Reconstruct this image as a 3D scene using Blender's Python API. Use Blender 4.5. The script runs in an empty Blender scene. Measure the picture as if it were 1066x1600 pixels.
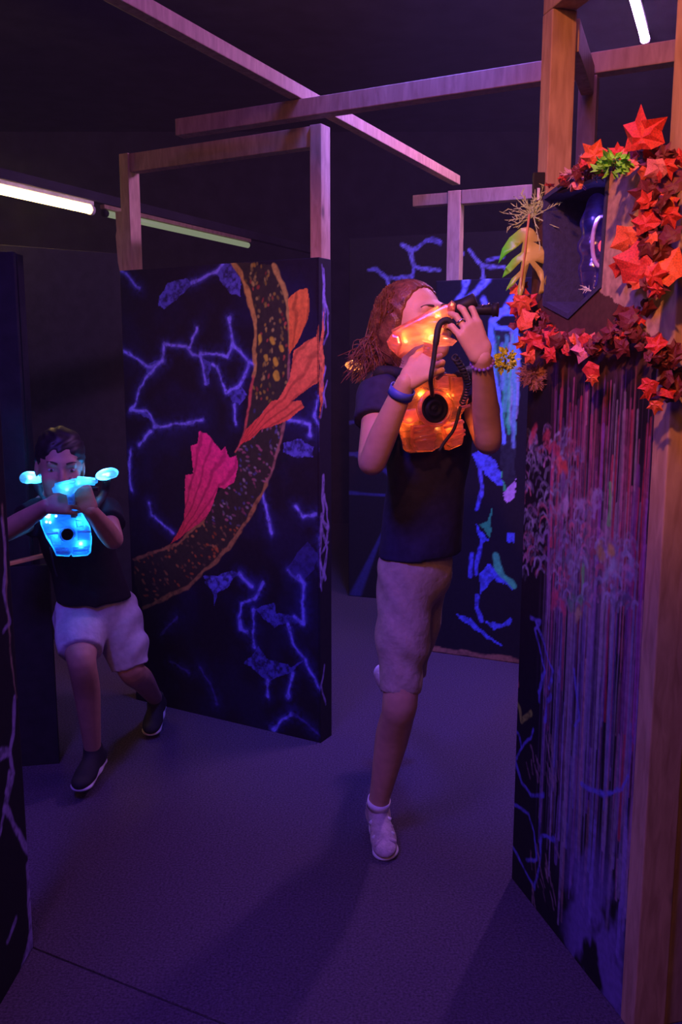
import bpy, bmesh, math, random
import numpy as np
from mathutils import Vector, Matrix
random.seed(7); rng = np.random.default_rng(11)
R = math.radians
SC = bpy.context.scene
COL = SC.collection

# ------------------------------------------------------------------ camera
CAM_H, FPX, PITCH = 1.38, 1400.0, R(9.25)
cam_d = bpy.data.cameras.new('camera'); cam_d.sensor_fit = 'VERTICAL'; cam_d.sensor_height = 36.0
cam_d.lens = 36.0 * FPX / 1600.0; cam_d.clip_start = 0.02
cam = bpy.data.objects.new('camera', cam_d); COL.objects.link(cam)
cam.location = (0, 0, CAM_H); cam.rotation_euler = (R(90) - PITCH, 0, 0)
SC.camera = cam

# ------------------------------------------------------------------ world, lamps, exposure
SC.view_settings.view_transform = 'Standard'; SC.view_settings.look = 'None'
SC.view_settings.gamma = 1.0; SC.view_settings.use_curve_mapping = False
SC.view_settings.exposure = 0.25
w = bpy.data.worlds.new('world'); SC.world = w; w.use_nodes = True
w.node_tree.nodes['Background'].inputs[0].default_value = (0.02, 0.012, 0.05, 1)
w.node_tree.nodes['Background'].inputs[1].default_value = 0.35
_vs = w.node_tree.nodes.new('ShaderNodeVolumeScatter'); _vs.inputs['Density'].default_value = 0.0045; _vs.inputs['Color'].default_value = (0.95, 0.9, 1, 1)   # thin stage haze
w.node_tree.links.new(_vs.outputs[0], w.node_tree.nodes['World Output'].inputs['Volume'])

def lamp(name, kind, loc, target, energy, color, size=0.3, size_y=None, spot=None, blend=0.6):
    d = bpy.data.lights.new(name, kind); d.energy = energy; d.color = color
    if kind == 'AREA':
        d.size = size
        if size_y: d.shape = 'RECTANGLE'; d.size_y = size_y
    else:
        d.shadow_soft_size = size
    if kind == 'SPOT': d.spot_size = R(spot); d.spot_blend = blend
    o = bpy.data.objects.new(name, d); COL.objects.link(o); o.location = loc
    if target is not None:
        o.rotation_euler = (Vector(target) - Vector(loc)).to_track_quat('-Z', 'Y').to_euler()
    return o
# ultraviolet flood tubes under the ceiling (out of frame), a warm red stage spot behind the photographer
lamp('uv_flood_lamp', 'SPOT', (-0.9, 0.6, 2.95), (-0.40, 2.6, 0.2), 230, (0.16, 0.07, 1.0), 0.25, spot=76, blend=0.7)
lamp('uv_flood_lamp', 'SPOT', (0.35, 2.75, 2.95), (0.55, 3.95, 0.7), 260, (0.10, 0.10, 1.0), 0.2, spot=80, blend=0.8)
lamp('violet_ceiling_lamp', 'AREA', (0.3, 2.0, 3.1), (0.3, 2.2, 0.0), 9, (0.50, 0.14, 1.0), 1.2, 0.12)
lamp('warm_stage_spot', 'SPOT', (-0.55, -0.3, 2.95), (0.70, 2.0, 1.68), 290, (1.0, 0.29, 0.12), 0.06, spot=34, blend=0.9)
lamp('warm_stage_spot', 'SPOT', (0.15, -0.6, 2.45), (-0.25, 3.3, 1.3), 260, (1.0, 0.27, 0.09), 0.08, spot=22, blend=0.9)
lamp('warm_house_lamp', 'AREA', (-0.5, -1.4, 2.6), (0.0, 3.0, 1.0), 14, (1.0, 0.33, 0.13), 0.6)

# ------------------------------------------------------------------ pixel -> place helpers
_f = np.array([0, math.cos(PITCH), -math.sin(PITCH)]); _u = np.array([0, math.sin(PITCH), math.cos(PITCH)])
EYE = np.array([0, 0, CAM_H])
def ray(u, v): return _f + np.array([(u - 533) / FPX, 0, 0]) + (800 - v) / FPX * _u
def atz(u, v, z): d = ray(u, v); return EYE + d * (z - CAM_H) / d[2]
def aty(u, v, Y): d = ray(u, v); return EYE + d * Y / d[1]
def onplane(u, v, p0, n): d = ray(u, v); return EYE + d * (np.dot(np.array(p0) - EYE, n) / np.dot(d, n))
def V(a): return Vector((float(a[0]), float(a[1]), float(a[2])))
def A(*a): return np.array(a, float)
def unit(a): a = np.array(a, float); return a / np.linalg.norm(a)

# ------------------------------------------------------------------ objects
def tag(o, label=None, cat=None, group=None, kind=None):
    if label: o['label'] = label
    if cat: o['category'] = cat
    if group: o['group'] = group
    if kind: o['kind'] = kind
    return o
def link(name, me, parent=None, mat=None, world=True):
    o = bpy.data.objects.new(name, me); COL.objects.link(o)
    if mat is not None and me is not None and not len(me.materials): me.materials.append(mat)
    if parent is not None:
        o.parent = parent
        if world: o.matrix_parent_inverse = parent.matrix_basis.inverted()
    return o
def thing(name, label, cat, loc, group=None):
    o = bpy.data.objects.new(name, None); COL.objects.link(o); o.location = V(loc); o.empty_display_size = 0.05
    tag(o, label, cat, group); return o
def mesh_np(name, verts, faces, smooth=True):
    me = bpy.data.meshes.new(name); me.from_pydata([tuple(map(float, v)) for v in verts], [], [tuple(map(int, f)) for f in faces])
    if smooth: me.polygons.foreach_set('use_smooth', [True] * len(me.polygons))
    me.update(); return me
def bm_mesh(name, bm, smooth=False):
    bmesh.ops.recalc_face_normals(bm, faces=bm.faces)
    me = bpy.data.meshes.new(name); bm.to_mesh(me); bm.free()
    if smooth: me.polygons.foreach_set('use_smooth', [True] * len(me.polygons))
    return me
def add_obox(bm, c, ax, ay, az, bev=0.0):
    """oriented box: centre, three half-extent vectors"""
    c, ax, ay, az = V(c), V(ax), V(ay), V(az)
    vs = [bm.verts.new(c + ax * i + ay * j + az * k) for i in (-1, 1) for j in (-1, 1) for k in (-1, 1)]
    q = [(0, 1, 3, 2), (4, 6, 7, 5), (0, 4, 5, 1), (2, 3, 7, 6), (0, 2, 6, 4), (1, 5, 7, 3)]
    fs = [bm.faces.new([vs[i] for i in f]) for f in q]
    if bev > 0:
        es = list({e for f in fs for e in f.edges})
        bmesh.ops.bevel(bm, geom=es, offset=bev, segments=2, affect='EDGES', profile=0.6)
def box(name, c, ax, ay, az, mat, parent=None, bev=0.003):
    bm = bmesh.new(); add_obox(bm, c, ax, ay, az, bev)
    return link(name, bm_mesh(name, bm), parent, mat)
def beam(name, p0, p1, wid, hgt, mat, parent=None, side=None, bev=0.003):
    """timber from p0 to p1; wid is across (horizontal or along side), hgt is the other way"""
    p0, p1 = np.array(p0, float), np.array(p1, float); d = unit(p1 - p0)
    if side is None: side = np.cross(d, [0, 0, 1.0])
    side = unit(np.array(side) - np.dot(side, d) * d); o = np.cross(side, d)
    return box(name, (p0 + p1) / 2, (p1 - p0) / 2, side * wid / 2, o * hgt / 2, mat, parent, bev)
def tube_mesh(name, pts, rad, n=8, cap=True, closed=False):
    pts = [np.array(p, float) for p in pts]; m = len(pts)
    rads = rad if hasattr(rad, '__len__') else [rad] * m
    vs, fs = [], []; prev = None
    for i in range(m):
        t = unit(pts[(i + 1) % m] - pts[i - 1]) if closed else unit(pts[min(i + 1, m - 1)] - pts[max(i - 1, 0)])
        if prev is None:
            a = np.cross(t, [0, 0, 1.0]); a = unit(a) if np.linalg.norm(a) > 1e-3 else A(1, 0, 0)
        else:
            a = unit(prev - np.dot(prev, t) * t)
        prev = a; b = np.cross(t, a)
        for k in range(n):
            an = 2 * math.pi * k / n; vs.append(pts[i] + rads[i] * (math.cos(an) * a + math.sin(an) * b))
    for i in range(m if closed else m - 1):
        j = (i + 1) % m
        for k in range(n):
            l = (k + 1) % n; fs.append((i * n + k, i * n + l, j * n + l, j * n + k))
    if cap and not closed: fs.append(tuple(range(n))[::-1]); fs.append(tuple((m - 1) * n + k for k in range(n)))
    return mesh_np(name, vs, fs)
def smooth_path(pts, k=8):
    pts = [np.array(p, float) for p in pts]; P = [2 * pts[0] - pts[1]] + pts + [2 * pts[-1] - pts[-2]]; out = []
    for i in range(1, len(P) - 2):
        for j in range(k):
            t = j / k; a, b, c, d = P[i - 1:i + 3]
            out.append(0.5 * (2 * b + (c - a) * t + (2 * a - 5 * b + 4 * c - d) * t * t + (3 * b - a - 3 * c + d) * t ** 3))
    out.append(pts[-1]); return out

# ------------------------------------------------------------------ materials
def new_mat(name):
    m = bpy.data.materials.new(name); m.use_nodes = True
    return m, m.node_tree, m.node_tree.nodes['Principled BSDF']
def mat(name, col, rough=0.6, noise=0.15, scale=30, bump=0.0, bscale=200, spec=0.4, metal=0.0, coat=0.0):
    m, t, b = new_mat(name); N = t.nodes; L = t.links
    b.inputs['Roughness'].default_value = rough; b.inputs['Metallic'].default_value = metal
    b.inputs['Specular IOR Level'].default_value = spec; b.inputs['Coat Weight'].default_value = coat
    tc = N.new('ShaderNodeTexCoord'); nz = N.new('ShaderNodeTexNoise'); nz.inputs['Scale'].default_value = scale; nz.inputs['Detail'].default_value = 4
    L.new(tc.outputs['Object'], nz.inputs['Vector'])
    rp = N.new('ShaderNodeValToRGB'); rp.color_ramp.elements[0].position = 0.3; rp.color_ramp.elements[1].position = 0.7
    rp.color_ramp.elements[0].color = tuple(max(0, c * (1 - noise)) for c in col) + (1,)
    rp.color_ramp.elements[1].color = tuple(min(1, c * (1 + noise)) for c in col) + (1,)
    L.new(nz.outputs['Fac'], rp.inputs['Fac']); L.new(rp.outputs['Color'], b.inputs['Base Color'])
    if bump:
        n2 = N.new('ShaderNodeTexNoise'); n2.inputs['Scale'].default_value = bscale; n2.inputs['Detail'].default_value = 3
        L.new(tc.outputs['Object'], n2.inputs['Vector'])
        bp = N.new('ShaderNodeBump'); bp.inputs['Strength'].default_value = bump; bp.inputs['Distance'].default_value = 0.01
        L.new(n2.outputs['Fac'], bp.inputs['Height']); L.new(bp.outputs['Normal'], b.inputs['Normal'])
    return m
def wood_mat(name, c0, c1, sc=(6, 6, 1.2), rough=0.65):
    m, t, b = new_mat(name); N = t.nodes; L = t.links
    tc = N.new('ShaderNodeTexCoord'); mp = N.new('ShaderNodeMapping'); mp.inputs['Scale'].default_value = sc
    L.new(tc.outputs['Object'], mp.inputs['Vector'])
    nz = N.new('ShaderNodeTexNoise'); nz.inputs['Scale'].default_value = 9; nz.inputs['Detail'].default_value = 6; nz.inputs['Distortion'].default_value = 0.6
    L.new(mp.outputs['Vector'], nz.inputs['Vector'])
    rp = N.new('ShaderNodeValToRGB'); rp.color_ramp.elements[0].position = 0.32; rp.color_ramp.elements[1].position = 0.68
    rp.color_ramp.elements[0].color = c0 + (1,); rp.color_ramp.elements[1].color = c1 + (1,)
    L.new(nz.outputs['Fac'], rp.inputs['Fac'])
    vo = N.new('ShaderNodeTexVoronoi'); vo.inputs['Scale'].default_value = 2.2; mp2 = N.new('ShaderNodeMapping'); mp2.inputs['Scale'].default_value = (3, 3, 1.4)
    L.new(tc.outputs['Object'], mp2.inputs['Vector']); L.new(mp2.outputs['Vector'], vo.inputs['Vector'])
    kr = N.new('ShaderNodeValToRGB'); kr.color_ramp.elements[0].position = 0.03; kr.color_ramp.elements[1].position = 0.09
    kr.color_ramp.elements[0].color = (0.35, 0.35, 0.35, 1); kr.color_ramp.elements[1].color = (1, 1, 1, 1)
    L.new(vo.outputs['Distance'], kr.inputs['Fac'])
    mx = N.new('ShaderNodeMix'); mx.data_type = 'RGBA'; mx.blend_type = 'MULTIPLY'; mx.inputs[0].default_value = 1.0
    L.new(rp.outputs['Color'], mx.inputs[6]); L.new(kr.outputs['Color'], mx.inputs[7]); L.new(mx.outputs[2], b.inputs['Base Color'])
    bp = N.new('ShaderNodeBump'); bp.inputs['Strength'].default_value = 0.25; bp.inputs['Distance'].default_value = 0.004
    L.new(nz.outputs['Fac'], bp.inputs['Height']); L.new(bp.outputs['Normal'], b.inputs['Normal'])
    b.inputs['Roughness'].default_value = rough
    return m
def emit_mat(name, col, strength):
    m, t, b = new_mat(name); b.inputs['Base Color'].default_value = (0, 0, 0, 1)
    b.inputs['Emission Color'].default_value = col + (1,); b.inputs['Emission Strength'].default_value = strength
    return m
def paint_mat(name):
    m, t, b = new_mat(name); N = t.nodes; L = t.links
    ca = N.new('ShaderNodeVertexColor'); ca.layer_name = 'paint'
    tc = N.new('ShaderNodeTexCoord'); nz = N.new('ShaderNodeTexNoise'); nz.inputs['Scale'].default_value = 60; nz.inputs['Detail'].default_value = 5
    L.new(tc.outputs['Object'], nz.inputs['Vector'])
    mx = N.new('ShaderNodeMix'); mx.data_type = 'RGBA'; mx.blend_type = 'MULTIPLY'; mx.inputs[0].default_value = 0.5
    rp = N.new('ShaderNodeValToRGB'); rp.color_ramp.elements[0].color = (0.45, 0.45, 0.45, 1); rp.color_ramp.elements[0].position = 0.3; rp.color_ramp.elements[1].position = 0.65
    L.new(nz.outputs['Fac'], rp.inputs['Fac'])
    L.new(ca.outputs['Color'], mx.inputs[6]); L.new(rp.outputs['Color'], mx.inputs[7]); L.new(mx.outputs[2], b.inputs['Base Color'])
    bp = N.new('ShaderNodeBump'); bp.inputs['Strength'].default_value = 0.15; bp.inputs['Distance'].default_value = 0.003
    L.new(nz.outputs['Fac'], bp.inputs['Height']); L.new(bp.outputs['Normal'], b.inputs['Normal'])
    b.inputs['Roughness'].default_value = 0.75; b.inputs['Specular IOR Level'].default_value = 0.15
    return m
def clear_mat(name, col, clear=0.3, gloss=0.18):
    """moulded clear plastic: streaky mix of see-through and translucent, with a sheen"""
    m = bpy.data.materials.new(name); m.use_nodes = True; t = m.node_tree; N = t.nodes; L = t.links
    N.remove(N['Principled BSDF']); out = N['Material Output']
    tc = N.new('ShaderNodeTexCoord'); mp = N.new('ShaderNodeMapping'); mp.inputs['Scale'].default_value = (22, 22, 60); mp.inputs['Rotation'].default_value = (0, 0.35, 0)
    nz = N.new('ShaderNodeTexNoise'); nz.inputs['Scale'].default_value = 1.0; nz.inputs['Detail'].default_value = 3; nz.inputs['Distortion'].default_value = 0.8
    L.new(tc.outputs['Object'], mp.inputs['Vector']); L.new(mp.outputs['Vector'], nz.inputs['Vector'])
    rp = N.new('ShaderNodeMapRange'); rp.inputs['From Min'].default_value = 0.40; rp.inputs['From Max'].default_value = 0.62; rp.inputs['To Min'].default_value = max(0, clear - 0.12); rp.inputs['To Max'].default_value = min(1, clear + 0.22)
    L.new(nz.outputs['Fac'], rp.inputs['Value'])
    bp = N.new('ShaderNodeBump'); bp.inputs['Strength'].default_value = 0.35; bp.inputs['Distance'].default_value = 0.006; L.new(nz.outputs['Fac'], bp.inputs['Height'])
    tr = N.new('ShaderNodeBsdfTransparent'); tr.inputs[0].default_value = tuple(0.4 + 0.6 * c for c in col) + (1,)
    tl = N.new('ShaderNodeBsdfTranslucent'); tl.inputs[0].default_value = col + (1,)
    df = N.new('ShaderNodeBsdfDiffuse'); df.inputs[0].default_value = col + (1,)
    gl = N.new('ShaderNodeBsdfGlossy'); gl.inputs['Roughness'].default_value = 0.16; L.new(bp.outputs['Normal'], gl.inputs['Normal'])
    m0 = N.new('ShaderNodeMixShader'); m0.inputs[0].default_value = 0.12
    m1 = N.new('ShaderNodeMixShader'); L.new(rp.outputs[0], m1.inputs[0])
    m2 = N.new('ShaderNodeMixShader'); m2.inputs[0].default_value = gloss
    L.new(tl.outputs[0], m0.inputs[1]); L.new(df.outputs[0], m0.inputs[2])
    L.new(m0.outputs[0], m1.inputs[1]); L.new(tr.outputs[0], m1.inputs[2])
    L.new(m1.outputs[0], m2.inputs[1]); L.new(gl.outputs[0], m2.inputs[2]); L.new(m2.outputs[0], out.inputs[0])
    return m

M = {}
M['pine'] = wood_mat('pine', (0.34, 0.20, 0.11), (0.50, 0.32, 0.19))
M['pine_dark'] = wood_mat('pine_dark', (0.25, 0.15, 0.09), (0.38, 0.25, 0.16))
M['ply'] = wood_mat('plywood', (0.34, 0.22, 0.14), (0.5, 0.34, 0.22), (3, 3, 0.6))
M['black_wall'] = mat('black_wall', (0.026, 0.021, 0.034), 0.85, 0.3, 6, 0.1, 60, 0.2)
M['black_board'] = mat('black_board', (0.014, 0.013, 0.018), 0.8, 0.3, 20, 0.1, 80, 0.2)
M['carpet'] = mat('carpet', (0.115, 0.085, 0.135), 0.95, 0.45, 160, 0.9, 420, 0.1)
M['paint'] = paint_mat('mural_paint')
M['skin_f'] = mat('skin_light', (0.52, 0.30, 0.20), 0.5, 0.08, 40, 0.08, 300, 0.35)
M['skin_b'] = mat('skin_tan', (0.44, 0.25, 0.17), 0.5, 0.08, 40, 0.08, 300, 0.35)
M['lip'] = mat('lip', (0.42, 0.15, 0.13), 0.4)
M['brow'] = mat('eyebrow', (0.06, 0.035, 0.025), 0.8)
M['hair_f'] = mat('hair_auburn', (0.13, 0.048, 0.024), 0.38, 0.5, 60, 0.3, 200)
M['hair_b'] = mat('hair_black', (0.012, 0.009, 0.009), 0.5, 0.4, 60)
M['navy'] = mat('navy_cotton', (0.022, 0.022, 0.06), 0.85, 0.2, 40, 0.35, 25, 0.2)
M['black_cloth'] = mat('black_cotton', (0.012, 0.011, 0.014), 0.85, 0.2, 40, 0.35, 25, 0.2)
M['khaki'] = mat('khaki_cotton', (0.42, 0.33, 0.28), 0.85, 0.1, 60, 0.8, 22, 0.2)
M['grey_cloth'] = mat('pale_grey_cotton', (0.45, 0.42, 0.48), 0.85, 0.1, 60, 0.6, 18, 0.2)
M['strap'] = mat('black_webbing', (0.012, 0.012, 0.013), 0.7, 0.2, 80, 0.2, 400)
M['blackplastic'] = mat('black_plastic', (0.010, 0.010, 0.012), 0.55, 0.1, 20, spec=0.2)
M['rubber'] = mat('white_rubber', (0.62, 0.6, 0.62), 0.6)
M['shoe_pale'] = mat('pale_canvas', (0.45, 0.36, 0.36), 0.8, 0.2, 60, 0.3, 200)
M['shoe_dark'] = mat('black_canvas', (0.012, 0.012, 0.014), 0.8, 0.2, 60)
M['sock'] = mat('white_sock', (0.75, 0.72, 0.78), 0.9)
M['band'] = mat('blue_silicone', (0.05, 0.08, 0.42), 0.5)
M['silver'] = mat('silver', (0.75, 0.72, 0.7), 0.25, 0.05, 20, metal=1.0)
M['eye_white'] = mat('eye_white', (0.45, 0.42, 0.42), 0.2)
M['iris'] = mat('iris_brown', (0.05, 0.025, 0.015), 0.2)
M['felt'] = mat('navy_felt', (0.034, 0.036, 0.10), 0.9, 0.2, 80, 0.2, 200)
M['fixture'] = mat('white_metal', (0.6, 0.58, 0.55), 0.4)
M['tag_white'] = mat('white_tag', (0.7, 0.7, 0.72), 0.6)
M['leaf_red'] = mat('leaf_red', (0.60, 0.045, 0.03), 0.6, 0.35, 18)
M['leaf_orange'] = mat('leaf_orange', (0.75, 0.13, 0.04), 0.6, 0.3, 18)
M['leaf_dark'] = mat('leaf_maroon_shade', (0.13, 0.016, 0.018), 0.6, 0.4, 18)  # maroon leaves; many stand in for red leaves in shade
M['leaf_pink'] = mat('leaf_pink', (0.75, 0.22, 0.24), 0.6, 0.25, 18)
M['vine'] = mat('vine_brown', (0.10, 0.05, 0.035), 0.8)
M['moss_green'] = mat('moss_green', (0.22, 0.75, 0.06), 0.7, 0.4, 40)
M['moss_yellow'] = mat('moss_yellow', (0.55, 0.65, 0.04), 0.7, 0.4, 40)
M['moss_brown'] = mat('moss_brown', (0.28, 0.12, 0.07), 0.9, 0.4, 40)
M['cedar'] = mat('cedar_grey_green', (0.45, 0.60, 0.25), 0.8, 0.3, 40)
M['sprig_pink'] = mat('sprig_dusty_pink', (0.55, 0.30, 0.42), 0.8, 0.3, 40)
M['sprig_white'] = mat('sprig_white', (0.6, 0.68, 0.66), 0.8, 0.2, 40)

# ------------------------------------------------------------------ mural painting (colour written onto fine board grids)
def hash_noise(x, y, seed=0):
    xi = np.floor(x).astype(np.int64); yi = np.floor(y).astype(np.int64); fx = x - xi; fy = y - yi
    fx = fx * fx * (3 - 2 * fx); fy = fy * fy * (3 - 2 * fy)
    def h(a, b):
        n = (a * 374761393 + b * 668265263 + seed * 974711) & 0x7fffffff
        n = ((n ^ (n >> 13)) * 1274126177) & 0x7fffffff
        return ((n ^ (n >> 16)) & 0xffff) / 65535.0
    return (h(xi, yi) * (1 - fx) + h(xi + 1, yi) * fx) * (1 - fy) + (h(xi, yi + 1) * (1 - fx) + h(xi + 1, yi + 1) * fx) * fy
def fbm(x, y, seed=0, o=4):
    s = 0; a = 0.5; t = 0
    for i in range(o): s = s + a * hash_noise(x * 2 ** i, y * 2 ** i, seed + i * 17); t += a; a *= 0.55
    return s / t
def sstep(a, b, x): t = np.clip((x - a) / (b - a), 0, 1); return t * t * (3 - 2 * t)
class Mural:
    """a flat painted face: O corner on the floor, e along, height up; colour grid in metres"""
    def __init__(s, O, e, w, h, res=0.0032, base=(0.010, 0.009, 0.014), z0=0.0):
        s.O = np.array(O, float); s.e = unit(e); s.n = unit(np.cross(s.e, [0, 0, 1.0])); s.w, s.h, s.z0 = w, h, z0
        s.nx = max(2, int(w / res)) + 1; s.ny = max(2, int(h / res)) + 1
        s.X, s.Y = np.meshgrid(np.linspace(0, w, s.nx), np.linspace(z0, z0 + h, s.ny))
        s.C = np.empty(s.X.shape + (3,)); s.C[:] = base
        s.wob = (fbm(s.X * 40, s.Y * 40, 3) - 0.5) * 0.012; s.gr = fbm(s.X * 70, s.Y * 70, 5)
        s.XW = s.X + (fbm(s.X * 16, s.Y * 16, 61, 3) - 0.5) * 0.022; s.YW = s.Y + (fbm(s.X * 16, s.Y * 16, 62, 3) - 0.5) * 0.022; s.hn = hash_noise(s.X * 25, s.Y * 25, 9)
    def st(s, u, v):
        p = onplane(u, v, s.O, s.n); return np.array([np.dot(p - s.O, s.e), p[2]])
    def pts(s, L, org=(0, 0), sc=1.0): return np.array([s.st(org[0] + sc * a, org[1] + sc * b) for a, b in L])
    def mix(s, al, col):
        al = np.clip(al, 0, 1)[..., None]; s.C = s.C * (1 - al) + np.array(col) * al
    def stroke(s, P, wid, col, soft=0.004, al=1.0, grain=0.6, web=0.0, warp=True):
        P = np.array(P); mg = wid * (3 + 2 * web) + soft + 0.02; a, b = P.min(0) - mg, P.max(0) + mg
        j0, j1 = [int(np.clip(x / s.w * (s.nx - 1), 0, s.nx)) for x in (a[0], b[0])]; k0, k1 = [int(np.clip((x - s.z0) / s.h * (s.ny - 1), 0, s.ny)) for x in (a[1], b[1])]
        if j1 <= j0 or k1 <= k0: return
        W = (slice(k0, k1 + 1), slice(j0, j1 + 1)); X, Y = (s.XW[W], s.YW[W]) if warp else (s.X[W], s.Y[W]); D = np.full(X.shape, 9.0)
        for p, q in zip(P[:-1], P[1:]):
            d = q - p; t = np.clip(((X - p[0]) * d[0] + (Y - p[1]) * d[1]) / max(1e-9, d @ d), 0, 1); D = np.minimum(D, np.hypot(X - p[0] - t * d[0], Y - p[1] - t * d[1]))
        ww = wid * (0.6 + 0.8 * s.hn[W])
        if web:
            dv = np.min([np.hypot(X - p[0], Y - p[1]) for p in P], 0); ww = ww * (1 + web * np.exp(-dv / 0.012))
        A_ = np.clip(al * (1 - sstep(ww - soft * 0.5, ww + soft, D)) * (1 - grain + grain * sstep(0.25, 0.6, s.gr[W])), 0, 1)[..., None]
        s.C[W] = s.C[W] * (1 - A_) + np.array(col) * A_
    def inside(s, P, wob=1.0):
        X = s.X + (s.XW - s.X + s.wob) * wob; Y = s.Y + (s.YW - s.Y + s.wob) * wob; r = np.zeros(X.shape, bool); j = len(P) - 1
        for i in range(len(P)):
            a, b = P[i], P[j]
            if a[1] != b[1]: r ^= ((a[1] > Y) != (b[1] > Y)) & (X < (b[0] - a[0]) * (Y - a[1]) / (b[1] - a[1]) + a[0])
            j = i
        return r
    def fill(s, P, col, al=1.0, grain=0.5, wob=1.0):
        s.mix(s.inside(P, wob) * al * (1 - grain + grain * sstep(0.25, 0.65, s.gr)), col)
    def build(s, name, thick, parent, hole=None, back=True):
        """front grid, plus the sides and back of the board"""
        fr = s.O[None, None] + s.X[..., None] * s.e + A(0, 0, 1) * s.Y[..., None]
        n = s.nx * s.ny; idx = np.arange(n).reshape(s.ny, s.nx)
        q = np.stack([idx[:-1, :-1], idx[:-1, 1:], idx[1:, 1:], idx[1:, :-1]], -1).reshape(-1, 4)
        if hole is not None:
            ins = s.inside(hole, 0.0).reshape(-1); q = q[~ins[q].any(1)]
        vs = fr.reshape(-1, 3); fs = q
        c4 = np.ones((n, 4)); c4[:, :3] = np.clip(s.C.reshape(-1, 3), 0, 1)
        if back:
            ring = np.concatenate([idx[0, :], idx[1:, -1], idx[-1, -2::-1], idx[-2:0:-1, 0]])
            bv = vs[ring] - s.n * thick; k = len(ring); bi = n + np.arange(k)
            side = np.stack([ring, bi, np.roll(bi, -1), np.roll(ring, -1)], -1)
            vs = np.concatenate([vs, bv]); fs = np.concatenate([fs, side]); c4 = np.concatenate([c4, np.tile([0.05, 0.035, 0.03, 1.0], (k, 1))])
        me = bpy.data.meshes.new(name); me.vertices.add(len(vs)); me.vertices.foreach_set('co', vs.ravel())
        me.loops.add(len(fs) * 4); me.loops.foreach_set('vertex_index', fs.ravel().astype(np.int32))
        me.polygons.add(len(fs)); me.polygons.foreach_set('loop_start', np.arange(0, len(fs) * 4, 4, dtype=np.int32))
        me.update(calc_edges=True); me.validate()
        at = me.color_attributes.new('paint', 'FLOAT_COLOR', 'POINT'); at.data.foreach_set('color', c4.ravel())
        return link(name, me, parent, M['paint'])

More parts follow.
